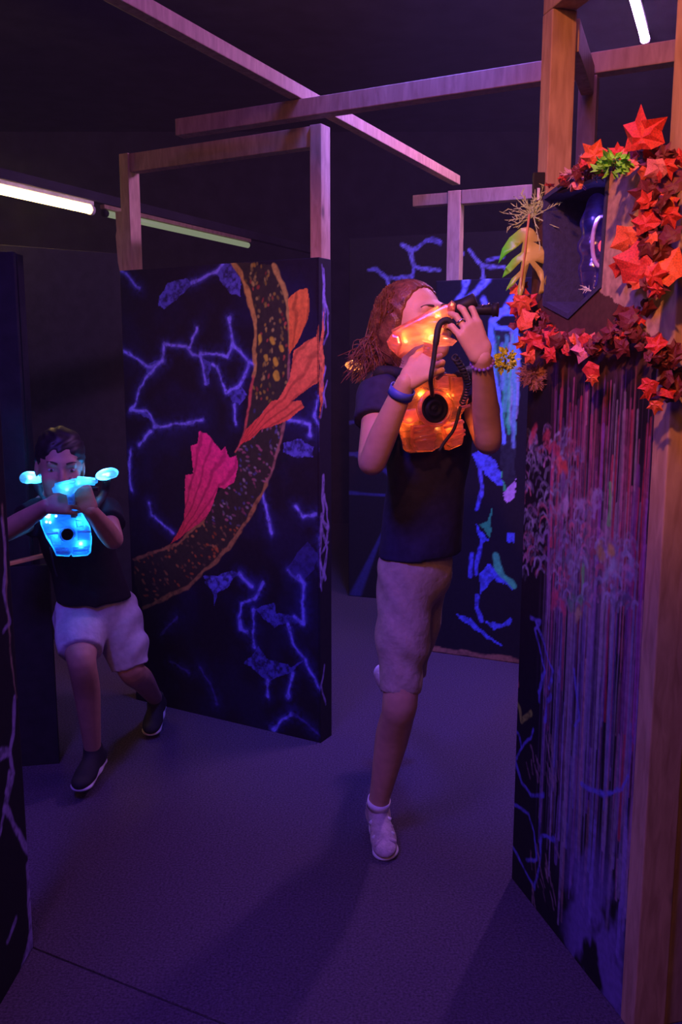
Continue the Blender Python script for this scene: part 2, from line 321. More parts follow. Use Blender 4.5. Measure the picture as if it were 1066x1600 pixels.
# ------------------------------------------------------------------ implicit surfaces for bodies and clothes
class Sdf:
    def __init__(s): s.P = []
    def cap(s, a, b, ra, rb=None, k=0.02, flat=None, ff=1.0, clip=(), op='u'):
        s.P.append(('c', np.array(a, float), np.array(b, float), ra, ra if rb is None else rb, k, flat, ff, clip, op)); return s
    def chain(s, pts, rads, k=0.02, **kw):
        for i in range(len(pts) - 1): s.cap(pts[i], pts[i + 1], rads[i], rads[i + 1], k, **kw)
        return s
    def limb(s, pts, rads, k=0.02, n=5):
        P = smooth_path(pts, n); r_ = np.interp(np.linspace(0, len(pts) - 1, len(P)), np.arange(len(pts)), rads)
        # smooth the radius profile
        for _ in range(2): r_ = np.concatenate([r_[:1], (r_[:-2] + 2 * r_[1:-1] + r_[2:]) / 4, r_[-1:]])
        s.P.append(('l', np.array(P), np.array(r_), 0, 0, k, None, 1, (), 'u')); return s
    def ell(s, c, r, axes=None, k=0.02, clip=(), op='u'):
        s.P.append(('e', np.array(c, float), np.array(r, float), np.eye(3) if axes is None else np.array(axes, float), 0, k, None, 1, clip, op)); return s
    def mesh(s, h, cuts=(), disp=None):
        lo = np.full(3, 9e9); hi = -lo; bb = []
        for p in s.P:
            if p[0] == 'l': a = p[1].min(0) - p[2].max(); b = p[1].max(0) + p[2].max()
            elif p[0] == 'c':
                r = max(p[3], p[4]) ; a = np.minimum(p[1], p[2]) - r; b = np.maximum(p[1], p[2]) + r
            else:
                ext = np.sqrt(((p[3].T * p[2]) ** 2).sum(1)); a = p[1] - ext; b = p[1] + ext
            bb.append((a, b))
            if p[9] == 'u': lo = np.minimum(lo, a); hi = np.maximum(hi, b)
        lo -= 4 * h; hi += 4 * h; N = np.ceil((hi - lo) / h).astype(int) + 1
        D = np.full(N, 0.5, np.float32)
        for p, (a, b) in zip(s.P, bb):
            k = p[5]; i0 = np.maximum(0, np.floor((a - k - 3 * h - lo) / h).astype(int)); i1 = np.minimum(N, np.ceil((b + k + 3 * h - lo) / h).astype(int) + 1)
            if (i1 <= i0).any(): continue
            g = [lo[j] + h * np.arange(i0[j], i1[j]) for j in range(3)]
            X, Y, Z = np.meshgrid(*g, indexing='ij')
            if p[0] == 'l':
                d = np.full(X.shape, 9.0)
                for q0_, q1_, ra_, rb_ in zip(p[1][:-1], p[1][1:], p[2][:-1], p[2][1:]):
                    v = q1_ - q0_; l2 = max(v @ v, 1e-9); t = np.clip(((X - q0_[0]) * v[0] + (Y - q0_[1]) * v[1] + (Z - q0_[2]) * v[2]) / l2, 0, 1)
                    d = np.minimum(d, np.sqrt((X - q0_[0] - t * v[0]) ** 2 + (Y - q0_[1] - t * v[1]) ** 2 + (Z - q0_[2] - t * v[2]) ** 2) - (ra_ + (rb_ - ra_) * t))
            elif p[0] == 'c':
                dx, dy, dz = X - p[1][0], Y - p[1][1], Z - p[1][2]; v = p[2] - p[1]; l2 = max(v @ v, 1e-9)
                t = np.clip((dx * v[0] + dy * v[1] + dz * v[2]) / l2, 0, 1)
                dx, dy, dz = dx - t * v[0], dy - t * v[1], dz - t * v[2]
                if p[6] is not None:
                    fa = unit(p[6]); q = dx * fa[0] + dy * fa[1] + dz * fa[2]; sc = (1 / p[7] - 1) * q
                    dx, dy, dz = dx + sc * fa[0], dy + sc * fa[1], dz + sc * fa[2]
                d = np.sqrt(dx * dx + dy * dy + dz * dz) - (p[3] + (p[4] - p[3]) * t)
            else:
                q = np.stack([X - p[1][0], Y - p[1][1], Z - p[1][2]], -1) @ p[3].T / p[2]
                d = (np.sqrt((q * q).sum(-1)) - 1) * p[2].min()
            for cp, cn in p[8]:
                cn = unit(cn); d = np.maximum(d, (X - cp[0]) * cn[0] + (Y - cp[1]) * cn[1] + (Z - cp[2]) * cn[2])
            sl = tuple(slice(i0[j], i1[j]) for j in range(3)); c = D[sl]
            if p[9] == 'u':
                hh = np.clip(0.5 + 0.5 * (c - d) / k, 0, 1); D[sl] = c + (d - c) * hh - k * hh * (1 - hh)
            else:
                d = -d; hh = np.clip(0.5 - 0.5 * (c - d) / k, 0, 1); D[sl] = c + (d - c) * hh + k * hh * (1 - hh)
        X = [lo[j] + h * np.arange(N[j]) for j in range(3)]
        for cp, cn in cuts:
            cn = unit(cn); D = np.maximum(D, ((X[0] - cp[0]) * cn[0])[:, None, None] + ((X[1] - cp[1]) * cn[1])[None, :, None] + ((X[2] - cp[2]) * cn[2])[None, None, :])
        if disp is not None:
            m = np.abs(D) < 0.03; ii = np.argwhere(m); D[m] += disp(lo + ii * h)
        return surface_nets(D, lo, h)
def surface_nets(D, lo, h):
    ins = D < 0; c = [ins[i:ins.shape[0] - 1 + i, j:ins.shape[1] - 1 + j, k:ins.shape[2] - 1 + k] for i in (0, 1) for j in (0, 1) for k in (0, 1)]
    s = sum(x.astype(np.int8) for x in c); cell = np.argwhere((s > 0) & (s < 8))
    idx = np.full(s.shape, -1, np.int64); idx[tuple(cell.T)] = np.arange(len(cell))
    off = np.array([(i, j, k) for i in (0, 1) for j in (0, 1) for k in (0, 1)])
    vals = np.stack([D[tuple((cell + o).T)] for o in off], 1)
    acc = np.zeros((len(cell), 3)); cnt = np.zeros(len(cell))
    for a in range(8):
        for b in range(a + 1, 8):
            if np.abs(off[a] - off[b]).sum() == 1:
                va, vb = vals[:, a], vals[:, b]; m = (va < 0) != (vb < 0); t = va[m] / (va[m] - vb[m])
                acc[m] += off[a] + t[:, None] * (off[b] - off[a]); cnt[m] += 1
    verts = lo + h * (cell + acc / cnt[:, None]); faces = []
    for ax in range(3):
        u, v = [(1, 2), (2, 0), (0, 1)][ax]
        sa = [slice(None)] * 3; sb = [slice(None)] * 3; sa[ax] = slice(0, -1); sb[ax] = slice(1, None)
        a_in = ins[tuple(sa)]; b_in = ins[tuple(sb)]
        for flip in (0, 1):
            e = np.argwhere((a_in & ~b_in) if not flip else (~a_in & b_in)); e = e[(e[:, u] > 0) & (e[:, v] > 0) & (e[:, u] < D.shape[u] - 1) & (e[:, v] < D.shape[v] - 1)]
            q = []
            for du, dv in ((1, 1), (0, 1), (0, 0), (1, 0)):
                o = e.copy(); o[:, u] -= du; o[:, v] -= dv; q.append(idx[tuple(o.T)])
            q = np.stack(q, 1); faces.append(q[:, ::-1] if flip else q)
    return verts, np.concatenate(faces)
def np_obj(name, VF, mats, parent=None, matfn=None):
    if isinstance(VF, tuple): VF = [VF]
    n = 0; vs = []; fs = []
    for v, f in VF: vs.append(v); fs.append(f + n); n += len(v)
    vs = np.concatenate(vs); fs = np.concatenate(fs); fs = fs[(fs >= 0).all(1)]
    me = bpy.data.meshes.new(name); me.vertices.add(len(vs)); me.vertices.foreach_set('co', vs.ravel())
    me.loops.add(len(fs) * 4); me.loops.foreach_set('vertex_index', fs.ravel().astype(np.int32))
    me.polygons.add(len(fs)); me.polygons.foreach_set('loop_start', np.arange(0, len(fs) * 4, 4, dtype=np.int32))
    me.polygons.foreach_set('use_smooth', np.ones(len(fs), bool))
    me.update(calc_edges=True)
    for m in (mats if isinstance(mats, list) else [mats]): me.materials.append(m)
    if matfn is not None: me.polygons.foreach_set('material_index', matfn(vs[fs].mean(1)).astype(np.int32))
    return link(name, me, parent)
# __PART2__
# ================================================================== THE SETTING
def struct(name, c, hx, hy, hz, m):
    return tag(box(name, c, (hx, 0, 0), (0, hy, 0), (0, 0, hz), m, None, 0), kind='structure')
floor = struct('floor', (0.2, 2.5, -0.03), 3.2, 5.4, 0.026, M['black_wall'])
struct('ceiling', (0.2, 2.5, 3.35), 3.2, 5.4, 0.05, M['black_wall'])
struct('wall_back', (0.2, 7.9, 1.65), 3.2, 0.05, 1.65, M['black_wall'])
struct('wall_front', (0.2, -2.9, 1.65), 3.2, 0.05, 1.65, M['black_wall'])
struct('wall_left', (-2.95, 2.5, 1.65), 0.05, 5.35, 1.65, M['black_wall'])
struct('wall_right', (3.35, 2.5, 1.65), 0.05, 5.35, 1.65, M['black_wall'])
# carpet laid in two sheets; their joint runs across the near left corner
ca, cb = atz(100, 1500, 0), atz(330, 1592, 0); cd = unit(cb - ca); cn = A(-cd[1], cd[0], 0)
def carpet(side):
    bm = bmesh.new(); o = cn * 0.003 * side
    L0, L1 = ca + o - cd * 7, ca + o + cd * 7
    poly = [L0, L1, L1 + cn * side * 9, L0 + cn * side * 9]
    lo, hi = (-2.9, -2.85), (3.3, 7.85); P = [p[:2] for p in poly]
    for ax in (0, 1):
        for lim, sg in ((lo[ax], 1), (hi[ax], -1)):
            Q = []
            for i in range(len(P)):
                p, q = P[i - 1], P[i]; a, b = sg * (p[ax] - lim), sg * (q[ax] - lim)
                if (a < 0) != (b < 0): Q.append(p + (q - p) * a / (a - b))
                if b >= 0: Q.append(q)
            P = Q
    f = bm.faces.new([bm.verts.new((p[0], p[1], 0.0)) for p in P])
    r = bmesh.ops.extrude_face_region(bm, geom=[f]); bmesh.ops.translate(bm, verts=[v for v in r['geom'] if isinstance(v, bmesh.types.BMVert)], vec=(0, 0, -0.004))
    link('carpet_sheet', bm_mesh('carpet_sheet', bm), floor, M['carpet'])
carpet(1); carpet(-1)

BLUE = (0.20, 0.26, 1.0); BLUE2 = (0.16, 0.20, 0.95); LAV = (0.32, 0.26, 0.62)
ZUP = A(0, 0, 1)
# ================================================================== FISH PARTITION
FL, FR = atz(213, 1093, 0), atz(501, 1161, 0); FE = unit(FR - FL); FW = float(np.linalg.norm(FR - FL)); FN = unit(np.cross(FE, ZUP))
fish = thing('maze_partition', 'black maze partition painted with an orange finned fish tail and blue cracked rocks', 'partition', (FL + FR) / 2)
fm = Mural(FL + FE * 0.0, FE, FW, 1.745, 0.003)
Z6 = ((160, 390), 0.3565); ZA = ((160, 900), 0.3565)
def fstroke(L, w=0.006, col=BLUE2, z=Z6, **k):
    P = fm.pts(L, *z); fm.stroke(P, w * 2, (0.03, 0.035, 0.22), soft=0.045, al=0.5, grain=0.8); fm.stroke(P, w * 1.2, col, soft=0.012, al=0.3, grain=0.7, web=1.2); fm.stroke(P, w * 0.55, tuple(min(1, c * 1.4) for c in col), web=1.6, **k)  # dark blue wash, then a soft glow halo put into the paint
def ffill(L, col=BLUE2, z=Z6, **k): fm.fill(fm.pts(L, *z), col, **k)
# a breath of faint blue wash between the rocks
fm.mix(0.35 * sstep(0.5, 0.8, fbm(fm.X * 5, fm.Y * 5, 31)), (0.015, 0.017, 0.09))
for L in ([(240, 250), (245, 205), (290, 140), (370, 135), (392, 160), (340, 200), (270, 260)], [(490, 100), (530, 62), (570, 70), (600, 130), (605, 200), (570, 190), (530, 160)],
          [(540, 620), (610, 600), (640, 640), (600, 685), (560, 650)], [(790, 850), (860, 835), (920, 860), (930, 900), (850, 912), (790, 890)],
          [(940, 640), (980, 630), (985, 690), (945, 680)], [(945, 870), (985, 850), (978, 950), (960, 940)], [(440, 1460), (520, 1420), (570, 1405), (600, 1420), (540, 1470), (490, 1505)],
          [(180, 505), (215, 490), (262, 490), (215, 540), (190, 545)], [(440, 480), (470, 500), (465, 590), (445, 600)], [(130, 690), (195, 700), (232, 775), (200, 740)]):
    ffill(L, BLUE2, al=0.6, grain=0.85)
for L in ([(390, 150), (450, 120), (500, 95), (530, 65)], [(75, 85), (110, 110), (160, 165)], [(85, 440), (120, 460), (180, 505), (215, 515), (265, 490), (268, 410), (300, 420), (370, 425), (400, 460), (430, 470), (450, 590)],
          [(265, 490), (200, 550), (160, 610), (140, 680), (125, 700), (190, 700), (230, 770)], [(430, 455), (500, 455), (550, 465), (570, 415), (560, 300)],
          [(570, 415), (610, 440), (640, 490), (625, 560), (600, 605), (540, 620), (500, 520), (480, 510)], [(640, 490), (665, 500)], [(580, 680), (585, 760)], [(410, 340), (390, 390), (385, 430)],
          [(120, 880), (120, 950), (125, 1050)], [(205, 1110), (215, 1160), (260, 1200), (310, 1240)], [(820, 740), (870, 750), (910, 770), (905, 810)], [(850, 1130), (880, 1170), (930, 1160)],
          [(700, 1050), (715, 1110), (725, 1180), (740, 1240)], [(600, 1420), (650, 1470)], [(810, 1400), (850, 1440), (880, 1460), (880, 1580)], [(230, 780), (300, 770), (380, 760), (440, 740)], [(160, 860), (190, 830), (215, 800)],
          [(940, 640), (930, 730), (960, 780), (970, 850)], [(960, 1170), (955, 1280), (965, 1400)]):
    fstroke(L, 0.0052)
for L in ([(800, 1400), (850, 1330), (900, 1280), (960, 1340), (930, 1400), (880, 1450)],): ffill(L, (0.05, 0.055, 0.3), al=0.7)
for L in ([(440, 0), (580, 0), (560, 40), (500, 70), (490, 130), (480, 70)], [(665, 150), (750, 115), (760, 160), (850, 185), (880, 210), (820, 215), (760, 220), (700, 175)],
          [(625, 385), (680, 310), (720, 365), (780, 380), (830, 400), (890, 370), (830, 425), (760, 450), (725, 470), (690, 430)]):
    ffill(L, BLUE2, ZA, al=0.55, grain=0.85)
for L in ([(700, 30), (670, 100), (610, 120), (600, 180), (610, 230), (640, 245)], [(610, 0), (655, 45)], [(860, 0), (880, 30), (875, 120), (880, 210), (840, 180)], [(665, 150), (665, 310)], [(815, 220), (830, 290), (890, 370)],
          [(725, 460), (725, 530)], [(835, 430), (815, 530)], [(890, 370), (940, 470), (985, 560), (1000, 650)], [(830, 605), (740, 670)]):
    fstroke(L, 0.006, BLUE2, ZA)
for L in ([(840, 605), (980, 720)], [(330, 180), (260, 250)], [(430, 400), (480, 480), (500, 560)], [(300, 380), (380, 420)]): fstroke(L, 0.005, (0.05, 0.05, 0.25), ZA)
# body of the fish, scales as loose dabs
lc = [(555, 50), (600, 100), (640, 200), (670, 320), (670, 450), (660, 550), (645, 700), (620, 800), (590, 890), (560, 1000), (500, 1080), (440, 1190), (330, 1290), (140, 1355)]
rc = [(755, 65), (790, 150), (815, 250), (820, 420), (810, 600), (800, 760), (760, 900), (720, 1030), (650, 1160), (590, 1260), (490, 1370), (370, 1480), (180, 1570)]
body = fm.pts(lc + [(140, 1460)] + rc[::-1], *Z6); bi = fm.inside(body)
fm.mix(bi * 1.0, (0.035, 0.036, 0.018))
rr = np.random.default_rng(3)
top_z = fm.st(300, 420)[1]; bot_z = fm.st(300, 940)[1]
for i in range(1500):
    u, v = rr.uniform(205, 470), rr.uniform(412, 950); q = fm.st(u, v)
    if not (0 <= q[0] <= FW and 0 <= q[1] <= 1.745): continue
    ix = int(q[0] / FW * (fm.nx - 1)); iy = int(q[1] / 1.745 * (fm.ny - 1))
    if not bi[iy, ix]: continue
    tt = (q[1] - bot_z) / (top_z - bot_z)
    pal = [(0.42, 0.36, 0.03), (0.5, 0.12, 0.05), (0.30, 0.30, 0.05), (0.5, 0.5, 0.10)] if tt > 0.62 else ([(0.34, 0.36, 0.34), (0.42, 0.16, 0.20), (0.12, 0.14, 0.3)] if tt > 0.25 else [(0.55, 0.18, 0.03), (0.5, 0.26, 0.06), (0.22, 0.16, 0.06)])
    c = np.array(pal[rr.integers(len(pal))]) * rr.uniform(0.35, 1.0); an = rr.uniform(-0.6, 0.6) + (0 if tt > 0.5 else 1.0); a, b = rr.uniform(0.006, 0.012), rr.uniform(0.004, 0.007)
    j0, j1 = max(0, ix - 6), ix + 7; k0, k1 = max(0, iy - 6), iy + 7; xx = fm.X[k0:k1, j0:j1] - q[0]; yy = fm.Y[k0:k1, j0:j1] - q[1]
    e1 = (xx * math.cos(an) + yy * math.sin(an)) / b; e2 = (-xx * math.sin(an) + yy * math.cos(an)) / a
    al = (1 - sstep(0.5, 1.1, np.hypot(e1, e2)))[..., None] * 0.8; fm.C[k0:k1, j0:j1] = fm.C[k0:k1, j0:j1] * (1 - al) + c * al
fm.stroke(fm.pts(lc[:6], *Z6), 0.008, (0.55, 0.40, 0.07), grain=0.3); fm.stroke(fm.pts(lc[5:9], *Z6), 0.004, (0.6, 0.13, 0.08), grain=0.4)
fm.stroke(fm.pts(rc[:4], *Z6), 0.007, (0.5, 0.40, 0.07), grain=0.3); fm.stroke(fm.pts(rc[3:8], *Z6), 0.004, (0.32, 0.18, 0.12), grain=0.4)
fm.stroke(fm.pts(rc[7:], *Z6), 0.006, (0.34, 0.22, 0.06), grain=0.5); fm.stroke(fm.pts(lc[11:], *Z6), 0.005, (0.36, 0.2, 0.06), grain=0.5)
for z in ((745, 400), (780, 430), (755, 485), (715, 470), (690, 385), (760, 545)):
    P = fm.pts([z, (z[0] + 4, z[1] + 14)], *Z6); fm.stroke(P, 0.009, (0.55, 0.50, 0.03), grain=0.2)
fin1 = [(820, 460), (815, 220), (830, 200), (860, 180), (900, 170), (910, 220), (900, 310), (860, 400)]
fin2 = [(770, 660), (820, 560), (840, 440), (900, 400), (940, 380), (965, 265), (985, 300), (985, 500), (940, 590), (900, 610), (830, 660), (870, 660), (885, 690), (820, 740), (770, 770), (690, 790), (650, 830), (600, 860), (625, 790), (700, 720), (740, 665)]
fin3 = [(300, 1290), (360, 1180), (365, 990), (400, 980), (385, 860), (420, 850), (425, 795), (460, 805), (520, 880), (540, 860), (560, 910), (590, 905), (595, 950), (580, 1020), (540, 1050), (510, 1040), (490, 1110), (450, 1180), (370, 1240)]
def fin(L, root, cA, cB, nray):
    P = fm.pts(L, *Z6); ins = fm.inside(P, 0.5); r0 = fm.pts([root], *Z6)[0]
    an = np.arctan2(fm.Y - r0[1], fm.X - r0[0]); d = np.hypot(fm.X - r0[0], fm.Y - r0[1]); d = d / max(1e-6, d[ins].max())
    col = np.array(cA) * (1 - d[..., None]) + np.array(cB) * d[..., None]
    ln = 0.62 + 0.38 * sstep(0.15, 0.6, np.abs(np.sin(an * nray + 3 * fbm(fm.X * 12, fm.Y * 12, 8)))); col = col * ln[..., None] * (0.8 + 0.3 * fm.gr[..., None])
    fm.C[ins] = col[ins]
fin(fin1, (830, 560), (0.80, 0.20, 0.03), (0.92, 0.30, 0.05), 16)
fin(fin2, (600, 870), (0.80, 0.07, 0.05), (0.95, 0.30, 0.08), 26)
fin(fin3, (320, 1300), (0.70, 0.07, 0.04), (0.95, 0.05, 0.26), 24)
fb = fm.build('painted_board', 0.018, fish)
# painted end board up the right side of the stud
em = Mural(FR + FE * 0.001, -FN, 0.081, 1.745, 0.003); 
for i in range(14):
    a = rr.uniform(0, 0.062); z = rr.uniform(0.05, 1.7); P = np.array([[a, z], [rr.uniform(0, 0.062), z + rr.uniform(0.03, 0.1)], [rr.uniform(0, 0.062), z + rr.uniform(0.12, 0.2)]]); em.stroke(P, rr.uniform(0.003, 0.007), LAV, al=0.7)
em.fill(np.array([[0.0, 1.46], [0.03, 1.58], [0.028, 1.30], [0.0, 1.2]]), (0.85, 0.22, 0.06)); em.n = FE
def build_edge():
    return em.build('painted_end_board', 0.010, fish)
build_edge()
PW, PD = 0.045, 0.062
def fpost(s0, ztop, z0=0.0, m='pine'):
    c = FL + FE * (s0 + PW / 2) - FN * (0.019 + PD / 2)
    return box('post', c + ZUP * (z0 + ztop) / 2, FE * PW / 2, FN * PD / 2, ZUP * (ztop - z0) / 2, M[m], fish)
fpost(0.0, 2.18); fpost(FW - PW, 2.18)
c0 = FL - FN * (0.019 + PD / 2)
beam('top_rail', c0 + FE * (PW + 0.001) + ZUP * 2.145, c0 + FE * (FW - PW - 0.001) + ZUP * 2.145, 0.045, 0.068, M['pine'], fish)
beam('bottom_rail', c0 + FE * (PW + 0.001) + ZUP * 0.04, c0 + FE * (FW - PW - 0.001) + ZUP * 0.04, 0.045, 0.07, M['pine'], fish)
# yellowish cut-out plank screwed to the outer side of the left stud
bm = bmesh.new(); zz = [1.745, 1.78, 1.83, 1.88, 1.90, 1.97]; ww = [0.03, 0.045, 0.05, 0.056, 0.046, 0.05]
pl = [FL - FE * 0.001 - FN * (0.03) + ZUP * z - FE * 0 for z in zz]
pts = [FL - FE * 0.002 - FN * 0.02 + ZUP * z for z in zz] + [FL - FE * (0.002 + w * 0.55) - FN * 0.02 + ZUP * z for z, w in reversed(list(zip(zz, ww)))]
f = bm.faces.new([bm.verts.new(V(p)) for p in pts]); r = bmesh.ops.extrude_face_region(bm, geom=[f])
bmesh.ops.translate(bm, verts=[v for v in r['geom'] if isinstance(v, bmesh.types.BMVert)], vec=V(-FN * 0.018)); link('ragged_plank', bm_mesh('ragged_plank', bm), fish, M['pine'])

# ================================================================== WATERFALL PARTITION (right)
RA, RN = atz(800, 1372, 0), atz(970, 1590, 0); RE = unit(RN - RA); RW = float(np.linalg.norm(RN - RA)); RNn = unit(np.cross(RE, ZUP))
fall = thing('maze_partition', 'black maze partition painted with a streaked violet and red waterfall, ivy hung along it', 'partition', (RA + RN) / 2)
wm = Mural(RA, RE, RW, 1.80, 0.0028)
ztop = wm.st(900, 289)[1]
wm = Mural(RA, RE, RW, ztop, 0.0021, base=(0.010, 0.009, 0.014))
B3 = ((760, 560), 0.325); B4 = ((760, 1050), 0.344)
ww_ = fbm(wm.X * 9, wm.Y * 5, 41)
zh = wm.st(900, 600)[1]; zmid = wm.st(900, 900)[1]; zlow = wm.st(900, 1300)[1]
# earth brown near the niche
wm.mix(sstep(zh - 0.02, zh + 0.06, wm.Y) * 0.9, (0.10, 0.045, 0.04))
# long vertical streaks
xl = wm.st(866, 800)[0]
for i in range(330):
    x0 = rr.uniform(xl - 0.02, RW); ztp = rr.uniform(zmid, zh + 0.02) if rr.random() < 0.6 else rr.uniform(zlow, zmid + 0.1); ln = rr.uniform(0.2, 0.7)
    hi = ztp > zmid + 0.05
    pal = [(0.55, 0.06, 0.10), (0.28, 0.10, 0.40), (0.48, 0.12, 0.26), (0.20, 0.10, 0.34), (0.10, 0.05, 0.12), (0.40, 0.36, 0.42), (0.02, 0.02, 0.03), (0.015, 0.012, 0.02), (0.3, 0.26, 0.3)] if hi else [(0.34, 0.24, 0.55), (0.25, 0.2, 0.6), (0.42, 0.36, 0.5), (0.42, 0.16, 0.32), (0.45, 0.28, 0.26), (0.03, 0.03, 0.06), (0.16, 0.18, 0.5), (0.02, 0.02, 0.03), (0.02, 0.02, 0.03), (0.4, 0.38, 0.42)]
    c = np.array(pal[rr.integers(len(pal))]) * rr.uniform(0.4, 1.0)
    P = np.array([[x0, ztp], [x0 + rr.uniform(-.006, .006), ztp - ln / 2], [x0 + rr.uniform(-.008, .008), max(0.25, ztp - ln)]])
    wm.stroke(P, rr.uniform(0.0015, 0.006), c, soft=0.002, al=rr.uniform(0.4, 0.9), grain=0.4, warp=False)
for zx, zy0, zy1 in ((600, 600, 800), (470, 1000, 1180)):
    wm.stroke(wm.pts([(zx, zy0), (zx - 8, zy1)], *B3), 0.004, (0.12, 0.5, 0.12), grain=0.3)
wm.stroke(wm.pts([(150, 160), (155, 260), (150, 330)], *B3), 0.008, (0.5, 0.25, 0.3), al=0.7)
vb = hash_noise(wm.X * 420, wm.Y * 2.6, 51) * 0.6 + hash_noise(wm.X * 140, wm.Y * 1.4, 52) * 0.4; ext = sstep(xl - 0.06, xl + 0.02, wm.X + 0.05 * (ww_ - 0.5)) * (1 - sstep(zh - 0.02, zh + 0.08, wm.Y)) * sstep(zlow - 0.2, zlow + 0.1, wm.Y)
hue = hash_noise(wm.X * 46, wm.Y * 1.6, 53)[..., None]; up_ = sstep(zmid - 0.05, zmid + 0.35, wm.Y)[..., None]
sc_low = np.array((0.20, 0.17, 0.36)) * (1 - hue) + np.array((0.36, 0.32, 0.36)) * hue; sc_up = np.array((0.17, 0.10, 0.22)) * (1 - hue) + np.array((0.40, 0.09, 0.10)) * hue
al_ = (sstep(0.46, 0.74, vb) * ext * 0.7)[..., None]; wm.C = wm.C * (1 - al_) + (sc_low * (1 - up_) + sc_up * up_) * al_
# splash: little hooked dabs
for i in range(620):
    zx, zy = rr.uniform(150, 720), rr.uniform(330, 1200)
    if zx > 450 and zy < 640 or zy > 1050 and zx < 300 or zx > 560 and zy < 850: continue
    r_ = rr.uniform(9, 26); c = np.array([(0.30, 0.30, 0.46), (0.36, 0.20, 0.34), (0.24, 0.22, 0.42), (0.28, 0.32, 0.46), (0.42, 0.14, 0.2), (0.16, 0.2, 0.26)][rr.integers(6)]) * rr.uniform(0.35, 1.2)
    L = [(zx - r_, zy + r_ * 1.4), (zx - r_ * .7, zy - r_ * .2), (zx, zy - r_ * .7), (zx + r_ * .8, zy + r_ * .2), (zx + r_ * 1.0, zy + r_ * 1.6)][:rr.integers(3, 6)]
    wm.stroke(wm.pts(L, *B3), rr.uniform(0.0018, 0.0048), c, soft=0.003, al=rr.uniform(0.4, 0.9), grain=0.8, warp=False)
for zx, zy, c, r_ in ((270, 360, (0.6, 0.08, 0.12), 55), (390, 500, (0.75, 0.12, 0.10), 34), (330, 420, (0.5, 0.06, 0.12), 40), (430, 1160, (0.10, 0.32, 0.16), 34), (580, 910, (0.42, 0.34, 0.10), 26), (340, 1150, (0.5, 0.08, 0.16), 22), (440, 1220, (0.45, 0.4, 0.22), 22), (610, 1010, (0.32, 0.42, 0.5), 30), (420, 660, (0.38, 0.34, 0.5), 40), (490, 680, (0.34, 0.3, 0.5), 40)):
    for j in range(5):
        a, b = zx + rr.uniform(-r_, r_), zy + rr.uniform(-r_, r_); wm.stroke(wm.pts([(a, b), (a + rr.uniform(-14, 14), b + rr.uniform(6, 30))], *B3), rr.uniform(.005, .010), np.array(c) * rr.uniform(.6, 1.1), soft=0.008, al=0.7)
# pool of violet mist at the foot
mist = sstep(0.42, 0.62, fbm(wm.X * 14, wm.Y * 9, 77)) * sstep(0.06, 0.16, wm.X - (wm.st(860, 1330)[0] - 0.02)) * (1 - sstep(zlow - 0.15, zlow + 0.10, wm.Y))
wm.mix(mist * 0.7, (0.22, 0.16, 0.48))
for L, z in (([(215, 1240), (260, 1260), (235, 1300), (250, 1370), (280, 1500), (260, 1560), (250, 1600)], B3), ([(240, 1260), (320, 1500), (300, 1580)], B3), ([(120, 250), (150, 280), (160, 340), (130, 400), (160, 500), (210, 555), (260, 555)], B4), ([(160, 340), (200, 290), (210, 260)], B4),
             ([(270, 230), (275, 130), (295, 110)], B4), ([(265, 0), (240, 80), (240, 130)], B4), ([(130, 600), (190, 640), (220, 720), (225, 840), (180, 850)], B4), ([(110, 780), (170, 900), (215, 980), (240, 870), (250, 740), (310, 760)], B4),
             ([(440, 520), (480, 540), (550, 545), (620, 520), (650, 470)], B4), ([(400, 0), (410, 80), (420, 200), (400, 240)], B4)):
    wm.stroke(wm.pts(L, *z), 0.0042, (0.14, 0.15, 0.62), al=0.85)
for L, c in (([(125, 110), (150, 160), (160, 220), (200, 190)], (0.30, 0.42, 0.06)), ([(140, 0), (145, 60)], (0.55, 0.2, 0.14))): wm.stroke(wm.pts(L, *B4), 0.006, c)
for i in range(40):
    zx, zy = rr.uniform(180, 330), rr.uniform(280, 520) if rr.random() < .5 else rr.uniform(760, 1000); wm.stroke(wm.pts([(zx, zy), (zx + rr.uniform(5, 20), zy + rr.uniform(40, 90))], *B4), 0.0022, (0.35, 0.25, 0.25), al=0.6)
# bare plywood beside the niche
wm.fill(wm.pts([(938, 250), (1060, 190), (1060, 560), (995, 500), (936, 452)]), (0.60, 0.39, 0.27), grain=0.3)
hole = wm.pts([(853, 312), (885, 290), (950, 272), (937, 445), (890, 490), (853, 471)])
wm.build('painted_board', 0.018, fall, hole=hole)
# niche box let into the board
def nich(p, d): return RA + RE * p[0] + ZUP * p[1] - RNn * d
niche = thing('target_niche', 'dark open box with arched top and pointed bottom let into the waterfall board', 'box', nich(hole.mean(0), 0.1))
K = len(hole); names = ['top_plank', 'top_plank', 'near_plank', 'bottom_plank', 'bottom_plank', 'far_plank']
cen = hole.mean(0)
for i in range(K):
    a, b = hole[i], hole[(i + 1) % K]; o_a, o_b = a + unit(a - cen) * 0.012, b + unit(b - cen) * 0.012
    bm = bmesh.new(); vs = [bm.verts.new(V(nich(p, d))) for d in (-0.004, 0.19) for p in (a, b, o_b, o_a)]
    for q in ((0, 1, 2, 3), (7, 6, 5, 4), (0, 4, 5, 1), (1, 5, 6, 2), (2, 6, 7, 3), (3, 7, 4, 0)): bm.faces.new([vs[j] for j in q])
    link(names[i], bm_mesh(names[i], bm), niche, M['felt'])
bm = bmesh.new(); bm.faces.new([bm.verts.new(V(nich(p + unit(p - cen) * 0.012, 0.191))) for p in hole]); 
r = bmesh.ops.extrude_face_region(bm, geom=bm.faces[:]); bmesh.ops.translate(bm, verts=[v for v in r['geom'] if isinstance(v, bmesh.types.BMVert)], vec=V(-RNn * 0.008)); link('back_plank', bm_mesh('back_plank', bm), niche, M['felt'])
